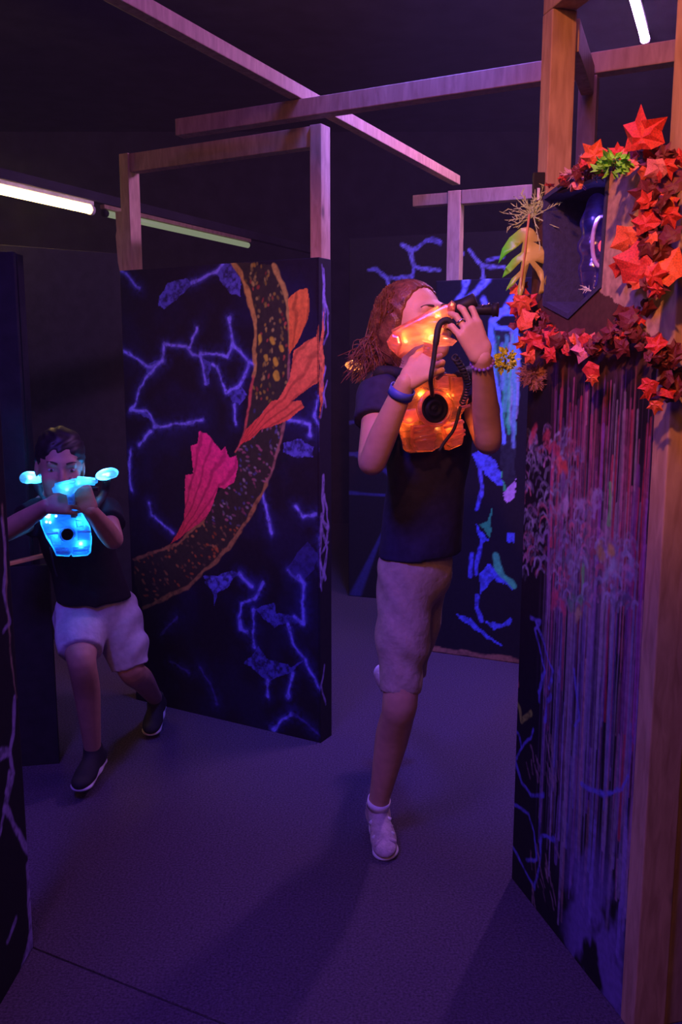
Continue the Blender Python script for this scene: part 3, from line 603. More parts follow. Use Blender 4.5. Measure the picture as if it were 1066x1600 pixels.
# studs and rails of the right partition
def rpost(s, off, ztp, wd, dp, m, name='post'):
    c = RA + RE * s - RNn * off
    return box(name, c + ZUP * ztp / 2, RE * dp / 2, RNn * wd / 2, ZUP * ztp / 2, M[m], fall)
rpost(-0.005, 0.020 + 0.032, 2.20, 0.064, 0.05, 'pine')
rpost(RW + 0.026, 0.036, 2.20, 0.075, 0.05, 'pine')
rpost(RW + 0.018, 0.118, 2.20, 0.078, 0.05, 'pine_dark', 'doubled_post')
q0 = RA - RNn * 0.052 + ZUP * 2.232
beam('top_rail', q0 - RE * 0.03, q0 + RE * (RW + 0.05), 0.062, 0.062, M['pine'], fall)
# spare stud with a paper tag, behind the vines
tg0 = wm.st(838, 300); 
pc = aty(841, 305, 2.25); bt = thing('sensor_bracket', 'small black bracket with a white paper tag beside the niche', 'bracket', pc)
box('plate', pc, (0.014, 0, 0), (0, 0.006, 0), (0, 0, 0.052), M['blackplastic'], bt, 0.002)
box('paper_tag', pc + A(-0.001, -0.0085, 0.0), (0.0032, 0, 0), (0, 0.001, 0), (0, 0, 0.015), M['tag_white'], bt, 0)

# ================================================================== FAR PARTITION
QL, QR = atz(672, 1018, 0), atz(795, 1035, 0); QE = unit(QR - QL); QN = unit(np.cross(QE, ZUP)); QW = 1.0
far = thing('maze_partition', 'distant black maze partition with blue rock outlines and a green waterfall', 'partition', QL + QE * QW / 2)
qm = Mural(QL, QE, QW, 1.765, 0.006)
Z2 = ((700, 480), 0.35); Z1 = ((560, 360), 0.2814)
def qs(L, w, c, z, **k): qm.stroke(qm.pts(L, *z), w, tuple(min(1, 1.3 * x) for x in c), **k)
def qf(L, c, z, **k): qm.fill(qm.pts(L, *z), c, **k)
xx = qm.pts([(730, 520), (890, 540), (890, 600), (860, 1150), (800, 1150), (750, 800)], *Z1)
fallp = [(195, 70), (215, 90), (300, 90), (320, 250), (310, 500), (300, 780), (250, 830), (235, 640), (205, 300)]
qf(fallp, (0.03, 0.04, 0.05), Z2, al=0.9)
for i in range(34):
    zx = rr.uniform(205, 315); z0_ = rr.uniform(90, 260); z1_ = z0_ + rr.uniform(150, 420); c = [(0.05, 0.65, 0.22), (0.10, 0.42, 0.34), (0.32, 0.34, 0.48), (0.16, 0.3, 0.5), (0.02, 0.02, 0.03)][rr.integers(5)]
    qs([(zx, z0_), (zx, min(780, z1_))], rr.uniform(0.004, 0.010), c, Z2, grain=0.3, al=0.8)
for L in ([(190, 60), (185, 250), (220, 380), (250, 600)], [(195, 60), (215, 90), (240, 95), (300, 90), (315, 230)], [(210, 60), (240, 10), (280, -10)], [(195, 65), (225, 45), (230, 15), (300, 30)]): qs(L, 0.010, (0.15, 0.30, 0.95), Z2, grain=0.2)
for L in ([(200, 880), (195, 950), (190, 1030), (140, 970), (175, 960)], [(230, 640), (240, 760), (270, 830), (250, 820)]): qf(L, (0.06, 0.7, 0.2), Z2, grain=0.2)
qf([(245, 830), (300, 770), (300, 850), (260, 870)], (0.62, 0.42, 0.75), Z2, grain=0.2)
for L in ([(110, 660), (150, 640), (220, 690), (250, 800), (215, 790), (140, 720)], [(125, 960), (145, 1000), (190, 1040), (150, 1050), (130, 1010)], [(265, 1010), (298, 1005), (298, 1055), (265, 1050)],
          [(145, 1190), (180, 1140), (290, 1230), (290, 1260), (210, 1210), (150, 1280)], [(40, 1360), (80, 1380), (230, 1500), (240, 1525), (140, 1450), (60, 1400)], [(160, 1400), (240, 1410), (285, 1380), (285, 1410), (210, 1440)]):
    qf(L, (0.12, 0.18, 0.85), Z2, grain=0.5)
for L in ([(150, 1050), (130, 1120), (130, 1190)], [(110, 1100), (95, 1200)], [(135, 1290), (130, 1340), (150, 1400)], [(145, 720), (150, 800), (130, 900)]): qs(L, 0.008, (0.10, 0.12, 0.6), Z2)
qs([(210, 1105), (220, 1150), (250, 1200), (290, 1240)], 0.012, (0.08, 0.65, 0.22), Z2, grain=0.2)
for L in ([(600, 270), (590, 320), (550, 390)], [(720, 275), (650, 340), (600, 380)], [(690, 380), (700, 410)], [(860, 380), (800, 450), (740, 500)]): qs(L, 0.013, BLUE, Z1, soft=0.01)
qm.stroke(np.array([[0.0, 0.012], [1.0, 0.012]]), 0.014, (0.42, 0.2, 0.10), grain=0.4)  # orange light along the bottom edge, put into the paint
qm.build('painted_board', 0.018, far)
pc0 = QL + QE * 0.05
fb_ = onplane(700, 700, QL, QN); ps = float(np.dot(fb_ - QL, QE))
def qpost(s, zt): box('post', QL + QE * s - QN * 0.05 + ZUP * zt / 2, QE * 0.03, QN * 0.03, ZUP * zt / 2, M['pine'], far)
qpost(ps, 2.16); qpost(0.9, 2.16)
beam('top_rail', QL + QE * (ps + 0.032) - QN * 0.05 + ZUP * 2.13, QL + QE * 0.868 - QN * 0.05 + ZUP * 2.13, 0.05, 0.06, M['pine_dark'], far)
beam('top_rail', QL + QE * (ps - 0.20) - QN * 0.05 + ZUP * 2.13, QL + QE * (ps - 0.032) - QN * 0.05 + ZUP * 2.13, 0.05, 0.05, M['pine_dark'], far)

# rock-painted screen further back
SL = aty(545, 800, 5.3); SL[2] = 0; SE = unit(A(1.0, -0.35, 0)); SW = 1.7
scr = thing('maze_partition', 'tall dark screen with thin faint blue crack lines, behind the green waterfall partition', 'partition', SL + SE * SW / 2)
sm = Mural(SL, SE, SW, 2.10, 0.008)
for L, c in (([(245, 75), (290, 110), (330, 100), (380, 60), (410, 50), (455, 75)], BLUE2), ([(290, 110), (310, 200), (350, 215), (450, 215)], BLUE), ([(310, 200), (300, 260), (160, 265), (100, 215), (60, 215)], BLUE2), ([(160, 265), (175, 330)], BLUE), ([(615, 100), (650, 150), (690, 190), (720, 195), (810, 210)], BLUE), ([(690, 190), (690, 260), (670, 300)], BLUE),
             ([(720, 160), (800, 150)], BLUE2), ([(540, 160), (580, 130)], BLUE2), ([(300, 110), (250, 80)], BLUE)):
    sm.stroke(sm.pts(L, *Z1), 0.010, c)
sp = rr.uniform([0, 0], [SW, 1.55], (40, 2)); d = np.sort(np.stack([np.hypot(sm.X - a, sm.Y - b) for a, b in sp]), 0)
sm.mix((1 - sstep(0.008, 0.02, d[1] - d[0])) * (sm.Y < 1.5) * 0.5, (0.07, 0.08, 0.4))
sm.build('painted_board', 0.018, scr)
box('post', SL + SE * 0.03 - SN * 0.05 + ZUP * 1.05 if False else SL + SE * 0.03 - np.cross(SE, ZUP) * 0.05 + ZUP * 1.05, SE * 0.03, np.cross(SE, ZUP) * 0.03, ZUP * 1.05, M['black_board'], scr)

# ================================================================== LEFT NEAR PARTITION
NL = atz(52, 1480, 0); NE = unit(A(0.03, 1, 0)); NO = NL - NE * 0.85
near = thing('maze_partition', 'black maze partition with pale violet rock veins at its edge, next to the smaller runner', 'partition', NO + NE * 0.42)
nm = Mural(NO, NE, 0.85, 1.75, 0.004)
ZN = ((0, 760), 0.5)
for L, wd in (([(45, 660), (40, 760), (30, 830), (40, 900), (15, 1010), (60, 1090), (100, 1150), (85, 1190)], 0.009), ([(85, 1180), (92, 1300), (95, 1400), (75, 1500), (40, 1570)], 0.010), ([(110, 1180), (115, 1300), (100, 1420)], 0.005), ([(5, 100), (15, 200), (12, 330), (30, 420), (8, 450)], 0.006), ([(30, 830), (0, 840)], 0.011), ([(0, 1080), (15, 1010)], 0.005), ([(50, 1350), (25, 1420)], 0.005), ([(20, 960), (28, 900)], 0.006)):
    nm.stroke(nm.pts(L, *ZN), wd, LAV, al=0.9)
nm.fill(nm.pts([(90, 1390), (118, 1420), (100, 1460), (75, 1530), (45, 1560), (70, 1480)], *ZN), LAV, al=0.6)
nm.stroke(nm.pts([(6, 60), (30, 500), (52, 660)], *ZN), 0.003, (0.4, 0.3, 0.25), al=0.7)
sp = rr.uniform([0, 0], [0.6, 1.75], (22, 2)); d = np.sort(np.stack([np.hypot(nm.X - a, nm.Y - b) for a, b in sp]), 0)
nm.mix((1 - sstep(0.006, 0.014, d[1] - d[0])) * (nm.X < 0.62) * 0.7, LAV)
nm.build('painted_board', 0.018, near)
NNn = unit(np.cross(NE, ZUP))
box('post', NL - NE * 0.03 - NNn * 0.05 + ZUP * 0.87, NE * 0.025, NNn * 0.03, ZUP * 0.87, M['pine_dark'], near)

# low dark barrier with a timber edge, and the dark screens behind the boy
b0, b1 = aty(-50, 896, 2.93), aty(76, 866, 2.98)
bar = thing('low_barrier', 'low black barrier with a thin wooden top strip coloured as if lit orange behind the smaller runner', 'barrier', (A(b0[0], b0[1], 0) + A(b1[0], b1[1], 0)) / 2)
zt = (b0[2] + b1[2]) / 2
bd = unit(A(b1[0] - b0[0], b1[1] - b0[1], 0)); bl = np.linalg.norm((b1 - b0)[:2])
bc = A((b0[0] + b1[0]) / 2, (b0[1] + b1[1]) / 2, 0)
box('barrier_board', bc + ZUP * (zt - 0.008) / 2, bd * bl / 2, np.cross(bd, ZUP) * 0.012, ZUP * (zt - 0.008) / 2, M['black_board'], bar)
beam('top_strip', b0, b1, 0.026, 0.013, mat('lit_look_strip', (0.85, 0.42, 0.10), 0.5), bar)  # the strip's lit orange look is put into its colour
s0 = aty(48, 700, 3.5); s0 = aty(48, 700, 3.08); sc_ = thing('maze_partition', 'plain dark plywood screen in the corner, lit blue by a shoulder lamp', 'partition', (s0[0] - 0.35, 3.08, 0))
box('plain_board', (s0[0] - 0.36, 3.08, 0.875), (0.36, -0.05, 0), (0.0012, 0.009, 0), (0, 0, 0.875), M['black_board'], sc_)
box('post', (s0[0] - 0.03, 3.105, 0.875), (0.022, 0, 0), (0, 0.03, 0), (0, 0, 0.875), M['black_board'], sc_)
s1, s2 = A(-2.4, 3.75, 0), A(-1.02, 4.75, 0); sd = unit(s2 - s1)
dk = thing('maze_partition', 'plain dark partition of two boards standing below the yellow tube lamp', 'partition', (s1 + s2) / 2)
for k in (0, 1):
    a = s1 + (s2 - s1) * (0.5 * k) + sd * 0.003; b = s1 + (s2 - s1) * (0.5 * (k + 1)) - sd * 0.003
    box('plain_board', (a + b) / 2 + ZUP * 0.97, (b - a) / 2, np.cross(sd, ZUP) * 0.009, ZUP * 0.97, M['black_board'], dk)

# ================================================================== BEAMS UNDER THE CEILING
def free_beam(name, label, p0, p1, wd, ht, m, cat='beam'):
    o = beam(name, p0, p1, wd, ht, M[m]); return tag(o, label, cat)
la, lb, lc_ = atz(275, 196, 2.205), atz(840, 116, 2.205), atz(1045, 88, 2.205)
ld = unit(lb - atz(512, 166, 2.205)); long0 = lb - ld * 1.28; long1 = lb + ld * 0.75
free_beam('ceiling_beam', 'long dusky timber beam crossing from the fish partition to the violet tube', long0, long1, 0.05, 0.056, 'pine')
pa, pb = atz(190, -6, 2.257), atz(711, 281, 2.257); pd = unit(pb - pa)
free_beam('ceiling_beam', 'slim violet-lit timber batten lying across the long beam, running to the distant post', pa - pd * 1.2, pb + pd * 0.02, 0.04, 0.042, 'pine')
Bp = atz(921, 122, 2.17)
pB = thing('timber_post', 'slim free-standing timber post under the long beam, behind the ivy', 'post', (Bp[0], Bp[1], 0))
box('stud', A(Bp[0], Bp[1], 0) + ZUP * 1.085, unit(A(0.38, 0.92, 0)) * 0.026, unit(A(0.92, -0.38, 0)) * 0.025, ZUP * 1.085, M['pine'], pB)
Atop = RA - RNn * 0.085 - RE * 0.005 + ZUP * 2.155; 
dirB = unit(A(Bp[0], Bp[1], 2.155) - Atop)
free_beam('cross_brace', 'short timber brace joining the waterfall post to the slim post', Atop + dirB * 0.005, A(Bp[0], Bp[1], 2.155) - dirB * 0.03, 0.034, 0.075, 'pine', 'beam')
ta, tb, tc_ = atz(0, 297, 2.185) + A(0, 0, .07), atz(140, 328, 2.185) + A(0, 0, .07), atz(470, 402, 2.185) + A(0, 0, .07)
td = unit(tc_ - ta); 
free_beam('ceiling_beam', 'dark timber rail carrying the yellow tube lamp and running into the gloom', ta - td * 1.0, tc_ + td * 0.4, 0.05, 0.05, 'black_wall')
# ================================================================== TUBE LAMPS
def tube_lamp(name, label, p0, p1, rad, col, strength, batten_off, ends=True):
    t = thing(name, label, 'lamp', (np.array(p0) + np.array(p1)) / 2)
    d = unit(np.array(p1) - np.array(p0))
    link('glowing_tube', tube_mesh('glowing_tube', [p0, p1], rad, 12), t, emit_mat(name + '_glow', col, strength))
    for p, s in ((p0, -1), (p1, 1)):
        link('end_cap', tube_mesh('end_cap', [np.array(p), np.array(p) + d * s * 0.02], rad * 1.25, 12), t, M['fixture'])
    beam('batten', np.array(p0) + batten_off - d * 0.02, np.array(p1) + batten_off + d * 0.02, 0.03, 0.022, M['fixture'], t)
    return t
tz = 2.185; y1 = tb - A(0, 0, .07); y0 = y1 - td * 1.25
tube_lamp('tube_lamp', 'glowing warm yellow tube lamp slung under the dark timber rail', y0, y1, 0.020, (1.0, 0.62, 0.15), 42.0, A(0, 0, 0.034))
rl = tube_mesh('pale_streak_tube', [y1 + td * 0.12, y1 + td * 1.55], 0.018, 12)
ul = thing('tube_lamp', 'added pale green tube in line with the bright yellow one, faint glow standing in for caught light', 'lamp', y1 + td * 0.8)
link('pale_streak_tube', rl, ul, emit_mat('caught_light_glow', (0.75, 0.85, 0.55), 0.22)); beam('batten', y1 + td * 0.1 + A(0, 0, .032), y1 + td * 1.57 + A(0, 0, .032), .03, .022, M['pine_dark'], ul)  # tube added along the rail; its emission stands in for caught light
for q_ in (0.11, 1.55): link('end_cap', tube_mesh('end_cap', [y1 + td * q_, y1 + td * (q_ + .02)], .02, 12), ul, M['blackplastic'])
v0, v1 = atz(1008, 60, 2.75), atz(972, -75, 2.75)
uvt = tube_lamp('tube_lamp', 'glowing violet-white ultraviolet tube lamp above the ivy covered niche', v0, v1, 0.017, (0.66, 0.27, 1.0), 330.0, A(0, 0, 0.024))
for p_ in (v0 * .85 + v1 * .15, v0 * .2 + v1 * .8): link('hanger_wire', tube_mesh('hanger_wire', [p_ + ZUP * .03, A(p_[0], p_[1], 3.30)], .002, 6), uvt, M['blackplastic'])
# a second warm tube stands hidden behind the waterfall partition and lights the distant post
h0, h1 = A(1.75, 4.15, 1.9), A(1.95, 4.75, 1.9)
hid = tube_lamp('tube_lamp', 'pale yellow tube lamp fixed behind the waterfall partition', h0, h1, 0.014, (1.0, 0.75, 0.4), 60.0, A(0, 0, 0.026))
for p_ in (h0 * .8 + h1 * .2, h0 * .2 + h1 * .8): link('hanger_wire', tube_mesh('hanger_wire', [p_ + ZUP * .03, A(p_[0], p_[1], 3.30)], .002, 6), hid, M['blackplastic'])

# ================================================================== NICHE TARGET
nc = (hole[1] + hole[3]) / 2
tgt = thing('sensor_target', 'clear violet-lit sensor with a ring and red lamp inside the dark niche', 'sensor', nich(nc, 0.08))
rdv = unit(ray(930, 385)); tc3 = onplane(930, 385, RA, RNn) + rdv * 0.16
s = Sdf()
for dz, r_ in ((0.085, 0.03), (0.05, 0.045), (0.0, 0.05), (-0.05, 0.045), (-0.085, 0.036)): s.ell(tc3 + ZUP * dz - RE * 0.0, (r_ * 0.8, r_ * 0.8, 0.032), k=0.016)
np_obj('lobed_housing', s.mesh(0.004), clear_mat('violet_clear', (0.30, 0.26, 0.85), 0.25, 0.25), tgt)
rx_ = unit(np.cross(rdv, ZUP)); ring = [tc3 - rdv * 0.045 + rx_ * (0.014 + math.cos(a) * 0.020) + ZUP * (0.01 + math.sin(a) * 0.055) for a in np.linspace(0, 2 * math.pi, 25)[:-1]]
link('ring', tube_mesh('ring', ring, 0.005, 8, closed=True), tgt, mat('lilac_plastic', (0.5, 0.4, 0.85), 0.25))
s = Sdf(); s.ell(tc3 - rdv * 0.05 + rx_ * .016, (0.009, 0.009, 0.014)); np_obj('red_lamp', s.mesh(0.003), emit_mat('red_led', (1.0, 0.05, 0.12), 1.5), tgt)
lamp_t = bpy.data.lights.new('target_glow', 'POINT'); lamp_t.energy = 0.12; lamp_t.color = (0.35, 0.2, 1.0); lamp_t.shadow_soft_size = 0.004; lo_ = bpy.data.objects.new('target_glow', lamp_t); COL.objects.link(lo_); lo_.location = V(tc3 - rdv * .05 + ZUP * 0.06)

# ================================================================== FOLIAGE
def leaf_mesh(name, seed):
    r_ = random.Random(seed)
    spec = [(90, 1.0), (66, 0.60), (36, 0.90), (12, 0.56), (-20, 0.74), (-58, 0.46), (-90, 0.34), (-122, 0.46), (-160, 0.74), (-192, 0.56), (-216, 0.90), (-246, 0.60)]
    vs = [(0, 0, 0.10)]; n = len(spec)
    if seed == 1: spec = [(90, 1.0), (60, 0.68), (25, 0.8), (-5, 0.55), (-40, 0.5), (-90, 0.36), (-140, 0.5), (-175, 0.55), (-205, 0.8), (-240, 0.68)]; n = len(spec)
    for i, (a, rad) in enumerate(spec):
        rad *= r_.uniform(0.88, 1.1); a += r_.uniform(-5, 5)
        vs.append((rad * math.cos(R(a)), rad * math.sin(R(a)), (-0.16 if rad > 0.55 else 0.10) + r_.uniform(-0.08, 0.08)))
    for i, (a, rad) in enumerate(spec): vs.append((0.5 * vs[i + 1][0], 0.5 * vs[i + 1][1], 0.04 + (0.10 if spec[i][1] < 0.6 else -0.03)))
    fs = []
    for i in range(n):
        j = (i + 1) % n; fs.append((0, n + 1 + i, n + 1 + j)); fs.append((n + 1 + i, 1 + i, 1 + j, n + 1 + j))
    return mesh_np(name, vs, fs, False)
LM = {}
for mn in ('leaf_red', 'leaf_orange', 'leaf_dark', 'leaf_pink'):
    for sd_ in range(3):
        me = leaf_mesh('ivy_leaf', sd_); me.materials.append(M[mn]); LM[mn, sd_] = me
lr = random.Random(5)
POSTF = RA + RE * (RW + 0.056)          # camera-facing face of the near stud
def surf(u, v, off):
    """point on the right board, or on the near stud's front, off metres proud of it"""
    p = onplane(u, v, RA + RNn * off, RNn); s_ = float(np.dot(p - RA, RE))
    if s_ > RW + 0.045: p = onplane(u, v, POSTF + RE * off, RE)
    return p
def leaf(parent, u, v, size_px, mn, rot=None, off=None, tilt=0.85):
    p = surf(u, v, off if off is not None else lr.uniform(0.012, 0.06)); dist = np.linalg.norm(p - EYE); sz = size_px / FPX * dist * 0.55
    o = bpy.data.objects.new('leaf', LM[mn, lr.randrange(3)]); COL.objects.link(o)
    nrm = unit(unit(EYE - p) * 0.9 + RNn * 0.3 + A(lr.uniform(-1, 1), lr.uniform(-1, 1), lr.uniform(-1, 1)) * tilt)
    q = V(nrm).to_track_quat('Z', 'Y'); m_ = Matrix.Translation(V(p)) @ q.to_matrix().to_4x4() @ Matrix.Rotation(lr.uniform(0, 6.28) if rot is None else rot, 4, 'Z') @ Matrix.Scale(sz, 4)
    o.parent = parent; o.matrix_parent_inverse = parent.matrix_basis.inverted(); o.matrix_basis = m_
    return o
def garland(label, path, specials, n, size, mats, spread=18, offv=0.012):
    pts = [surf(u, v, offv) for u, v in path]; g = thing('ivy_garland', label, 'garland', pts[0], 'artificial ivy garlands')
    sp_ = smooth_path(pts, 6); link('vine', tube_mesh('vine', sp_, 0.0028, 6), g, M['vine'])
    for u, v, s_, mn, rot in specials: leaf(g, u, v, s_, mn, rot, 0.055, 0.25)
    pa = np.array(path, float); seg = np.linalg.norm(np.diff(pa, axis=0), axis=1); cum = np.concatenate([[0], np.cumsum(seg)])
    for i in range(n):
        t = lr.uniform(0, cum[-1]); k = min(len(seg) - 1, int(np.searchsorted(cum, t) - 1)); k = max(k, 0); f_ = (t - cum[k]) / seg[k]
        c = pa[k] + (pa[k + 1] - pa[k]) * f_; leaf(g, c[0] + lr.gauss(0, spread * .6), c[1] + lr.gauss(0, spread * .6), lr.uniform(*size), mats[lr.randrange(len(mats))])
    return g
garland('red ivy garland with one tall star-shaped leaf along the top of the niche', [(872, 292), (905, 268), (945, 250), (985, 236), (1020, 240), (1062, 246)],
        [(1004, 216, 78, 'leaf_red', 0.05), (930, 243, 46, 'leaf_orange', 0.7), (966, 240, 30, 'leaf_red', 1.0), (1030, 262, 46, 'leaf_pink', 2.0), (985, 262, 36, 'leaf_pink', 0.4), (1008, 268, 30, 'leaf_orange', 2.6)], 40, (16, 36), ['leaf_red', 'leaf_pink', 'leaf_dark', 'leaf_dark', 'leaf_dark', 'leaf_red'], 16)
garland('dense red and maroon ivy garland hanging down the bare plywood beside the niche', [(1035, 262), (1028, 300), (1020, 340), (1005, 380), (1000, 420), (1030, 450)],
        [(985, 372, 62, 'leaf_orange', 1.9), (1002, 415, 86, 'leaf_red', 1.2), (1040, 425, 76, 'leaf_orange', -0.5), (1000, 440, 40, 'leaf_orange', 0.5), (1012, 300, 56, 'leaf_dark', 2.4), (1052, 290, 60, 'leaf_dark', 0.4), (1050, 370, 46, 'leaf_dark', 0.4), (1010, 350, 56, 'leaf_red', 0.4), (1045, 335, 40, 'leaf_red', 3.4)], 70, (20, 48), ['leaf_red', 'leaf_dark', 'leaf_dark', 'leaf_dark', 'leaf_orange', 'leaf_dark'], 22)
garland('red ivy swag with a pale pink leaf below the pointed niche bottom', [(812, 455), (818, 490), (840, 520), (880, 540), (915, 545), (955, 532), (985, 515), (1000, 480)],
        [(815, 470, 40, 'leaf_orange', 2.9), (822, 505, 46, 'leaf_orange', 0.3), (836, 530, 44, 'leaf_red', 2.6), (915, 548, 58, 'leaf_pink', 0.6), (925, 575, 40, 'leaf_red', 2.8), (830, 556, 34, 'leaf_orange', 1.4), (862, 555, 34, 'leaf_red', 1.7), (955, 520, 40, 'leaf_dark', 0.3), (985, 500, 44, 'leaf_dark', 1.0), (975, 545, 40, 'leaf_dark', 1.8), (925, 590, 24, 'leaf_orange', 3.1)], 95, (18, 38), ['leaf_red', 'leaf_dark', 'leaf_dark', 'leaf_dark', 'leaf_dark', 'leaf_orange'], 19)
garland('thin red ivy trail dangling over the near timber post', [(990, 525), (1020, 545), (1045, 570), (1055, 600), (1022, 620)],
        [(1028, 540, 40, 'leaf_red', 0.8), (1055, 560, 44, 'leaf_dark', 0.9), (1045, 590, 40, 'leaf_dark', 2.0), (1015, 600, 36, 'leaf_red', 2.9), (1024, 632, 30, 'leaf_orange', 3.0), (1060, 610, 44, 'leaf_dark', 1.0)], 34, (18, 38), ['leaf_red', 'leaf_dark', 'leaf_dark', 'leaf_dark'], 18)
# split monstera leaf
mo = [(165, 605), (110, 645), (75, 700), (56, 768), (95, 728), (140, 700), (178, 668), (168, 720), (125, 752), (92, 790), (76, 840), (118, 812), (172, 762), (164, 808), (122, 845), (92, 905), (128, 880), (162, 838), (150, 905), (158, 962), (180, 905), (190, 830), (208, 770), (240, 810), (262, 860), (250, 918), (280, 910), (288, 830), (270, 800), (232, 760), (284, 775), (280, 720), (268, 690), (225, 668), (262, 662), (225, 610), (200, 598)]
mp0 = aty(822, 400, 2.19); mnn = unit(A(-0.25, -0.95, 0.1))
mpts = [onplane(760 + .325 * a, 160 + .325 * b, mp0, mnn) for a, b in mo]
ml = thing('monstera_leaf', 'large split green and olive monstera leaf hanging left of the niche', 'leaf', onplane(825, 355, mp0, mnn))
from mathutils.geometry import tessellate_polygon
bm = bmesh.new(); mvs = [bm.verts.new(V(p)) for p in mpts]
for tri in tessellate_polygon([[Vector((float(a), float(b), 0)) for a, b in mo]]): bm.faces.new([mvs[i] for i in tri])
rib0, rib1 = onplane(825, 355, mp0, mnn), onplane(812, 470, mp0, mnn); rd = unit(rib1 - rib0); rs = unit(np.cross(rd, mnn))
for off_ in (-.045, -.03, -.015, 0, .015, .03): bmesh.ops.bisect_plane(bm, geom=bm.verts[:] + bm.edges[:] + bm.faces[:], plane_co=V(rib0 + rs * off_), plane_no=V(rs))
for off_ in np.arange(.01, .2, .012): bmesh.ops.bisect_plane(bm, geom=bm.verts[:] + bm.edges[:] + bm.faces[:], plane_co=V(rib0 + rd * off_), plane_no=V(rd))
for v in bm.verts:
    q = np.array(v.co) - rib0; sdist = abs(float(np.dot(q, rs))); al = float(np.dot(q, rd)); v.co -= V(mnn) * (sdist * 0.22 - 0.002 * math.sin(al * 90 + sdist * 60))
me = bm_mesh('blade', bm, True)
lm, lt, lb_ = new_mat('monstera_green'); N = lt.nodes; tcn = N.new('ShaderNodeTexCoord'); nz = N.new('ShaderNodeTexNoise'); nz.inputs['Scale'].default_value = 14
rp = N.new('ShaderNodeValToRGB'); rp.color_ramp.elements[0].color = (0.10, 0.90, 0.03, 1); rp.color_ramp.elements[1].color = (0.46, 0.40, 0.06, 1)
sx = N.new('ShaderNodeSeparateXYZ'); mr = N.new('ShaderNodeMapRange'); mr.inputs['From Min'].default_value = float(mpts[3][0]) + .04; mr.inputs['From Max'].default_value = float(mpts[3][0]) + 0.085
ad = N.new('ShaderNodeMath'); ad.operation = 'MULTIPLY_ADD'; ad.inputs[1].default_value = 0.05; lt.links.new(tcn.outputs['Object'], nz.inputs['Vector']); lt.links.new(nz.outputs['Fac'], ad.inputs[0]); lt.links.new(tcn.outputs['Object'], sx.inputs[0]); lt.links.new(sx.outputs[0], ad.inputs[2]); lt.links.new(ad.outputs[0], mr.inputs['Value'])
lt.links.new(mr.outputs[0], rp.inputs['Fac']); lt.links.new(rp.outputs['Color'], lb_.inputs['Base Color']); lb_.inputs['Roughness'].default_value = 0.4
bl_o = link('blade', me, ml, lm); md = bl_o.modifiers.new('thickness', 'SOLIDIFY'); md.thickness = 0.0012
link('midrib', tube_mesh('midrib', [rib0 - rd * 0.03, rib0 + mnn * 0.002, (rib0 + rib1) / 2 + mnn * 0.004, rib1 - rd * 0.01], [0.003, 0.003, 0.0022, 0.001], 6), ml, mat('midrib_orange', (0.55, 0.25, 0.08), 0.5))
# tufts and sprigs
def tuft(name, label, cat, u, v, Yoff, n, rad_px, lsize, mname, kind='leafy', up=0.3, flat=1.0, bias=(0, 0, 0)):
    c = surf(u, v, Yoff) if not isinstance(Yoff, tuple) else aty(u, v, Yoff[0]); dist = np.linalg.norm(c - EYE); rad = rad_px / FPX * dist
    t = thing(name, label, cat, c); r_ = random.Random(int(u * 7 + v)); vs, fs = [], []; svs = []
    for i in range(n):
        d = unit(A(r_.gauss(0, 1), r_.gauss(0, .5), r_.gauss(0, 1) + up) + np.array(bias)); tip = c + d * rad * A(1, 0.6, flat) * r_.uniform(0.45, 1.0)
        if kind == 'leafy':
            base = c + (tip - c) * r_.uniform(0.5, 0.8); ax = unit(tip - base + A(r_.uniform(-1, 1), r_.uniform(-1, 1), r_.uniform(-1, 1)) * 0.01); sd_ = unit(np.cross(ax, A(r_.uniform(-1, 1), r_.uniform(-1, 1), r_.uniform(-1, 1)))); l_ = lsize * r_.uniform(0.7, 1.3)
            k = len(vs); nn = np.cross(ax, sd_) * l_ * 0.18; vs += [base, base + ax * l_ * .45 + sd_ * l_ * .32 + nn, base + ax * l_, base + ax * l_ * .45 - sd_ * l_ * .32 + nn]; fs += [(k, k + 1, k + 2), (k, k + 2, k + 3)]
        else:
            for j in range(7):
                b = c + (tip - c) * (0.25 + 0.75 * j / 6); ax = unit(unit(tip - c) + A(r_.gauss(0, .7), r_.gauss(0, .4), r_.gauss(0, .7))); l_ = lsize * r_.uniform(.6, 1.2); sd_ = unit(np.cross(ax, A(0, 1, 0.1))) * lsize * 0.10; k = len(vs)
                vs += [b - sd_, b + ax * l_ - sd_ * .3, b + ax * l_ + sd_ * .3, b + sd_]; fs += [(k, k + 1, k + 2, k + 3)]
            sd_ = unit(np.cross(tip - c, A(0, 1, .1))) * 0.0012; k = len(vs); vs += [c - sd_, tip - sd_ * .4, tip + sd_ * .4, c + sd_]; fs += [(k, k + 1, k + 2, k + 3)]
    o = link('foliage', mesh_np('foliage', vs, fs, False), t, M[mname]); o['kind'] = 'stuff'
    link('stem', tube_mesh('stem', [c + A(0.004, 0.02, -0.012), c], 0.002, 6), t, M['vine'])
    return t
tuft('cedar_sprig', 'feathery grey-green cedar sprig above the monstera leaf', 'sprig', 834, 338, (2.2,), 26, 46, 0.013, 'cedar', 'needle', 0.3, 1.0, (-0.9, 0, 0.6))
tuft('green_succulent', 'bright green leafy plastic sprig on top of the niche', 'sprig', 960, 256, 0.085, 90, 32, 0.017, 'moss_green', 'leafy', 0.2, 0.5)
tuft('moss_clump', 'yellow-green moss clump on the left edge of the waterfall board', 'moss', 790, 562, (2.22,), 150, 22, 0.012, 'moss_yellow', 'leafy', 0.0)
tuft('moss_clump', 'shaggy brown moss clump under the left end of the swag', 'moss', 838, 586, 0.02, 170, 30, 0.012, 'moss_brown', 'needle', -0.2, 0.7)
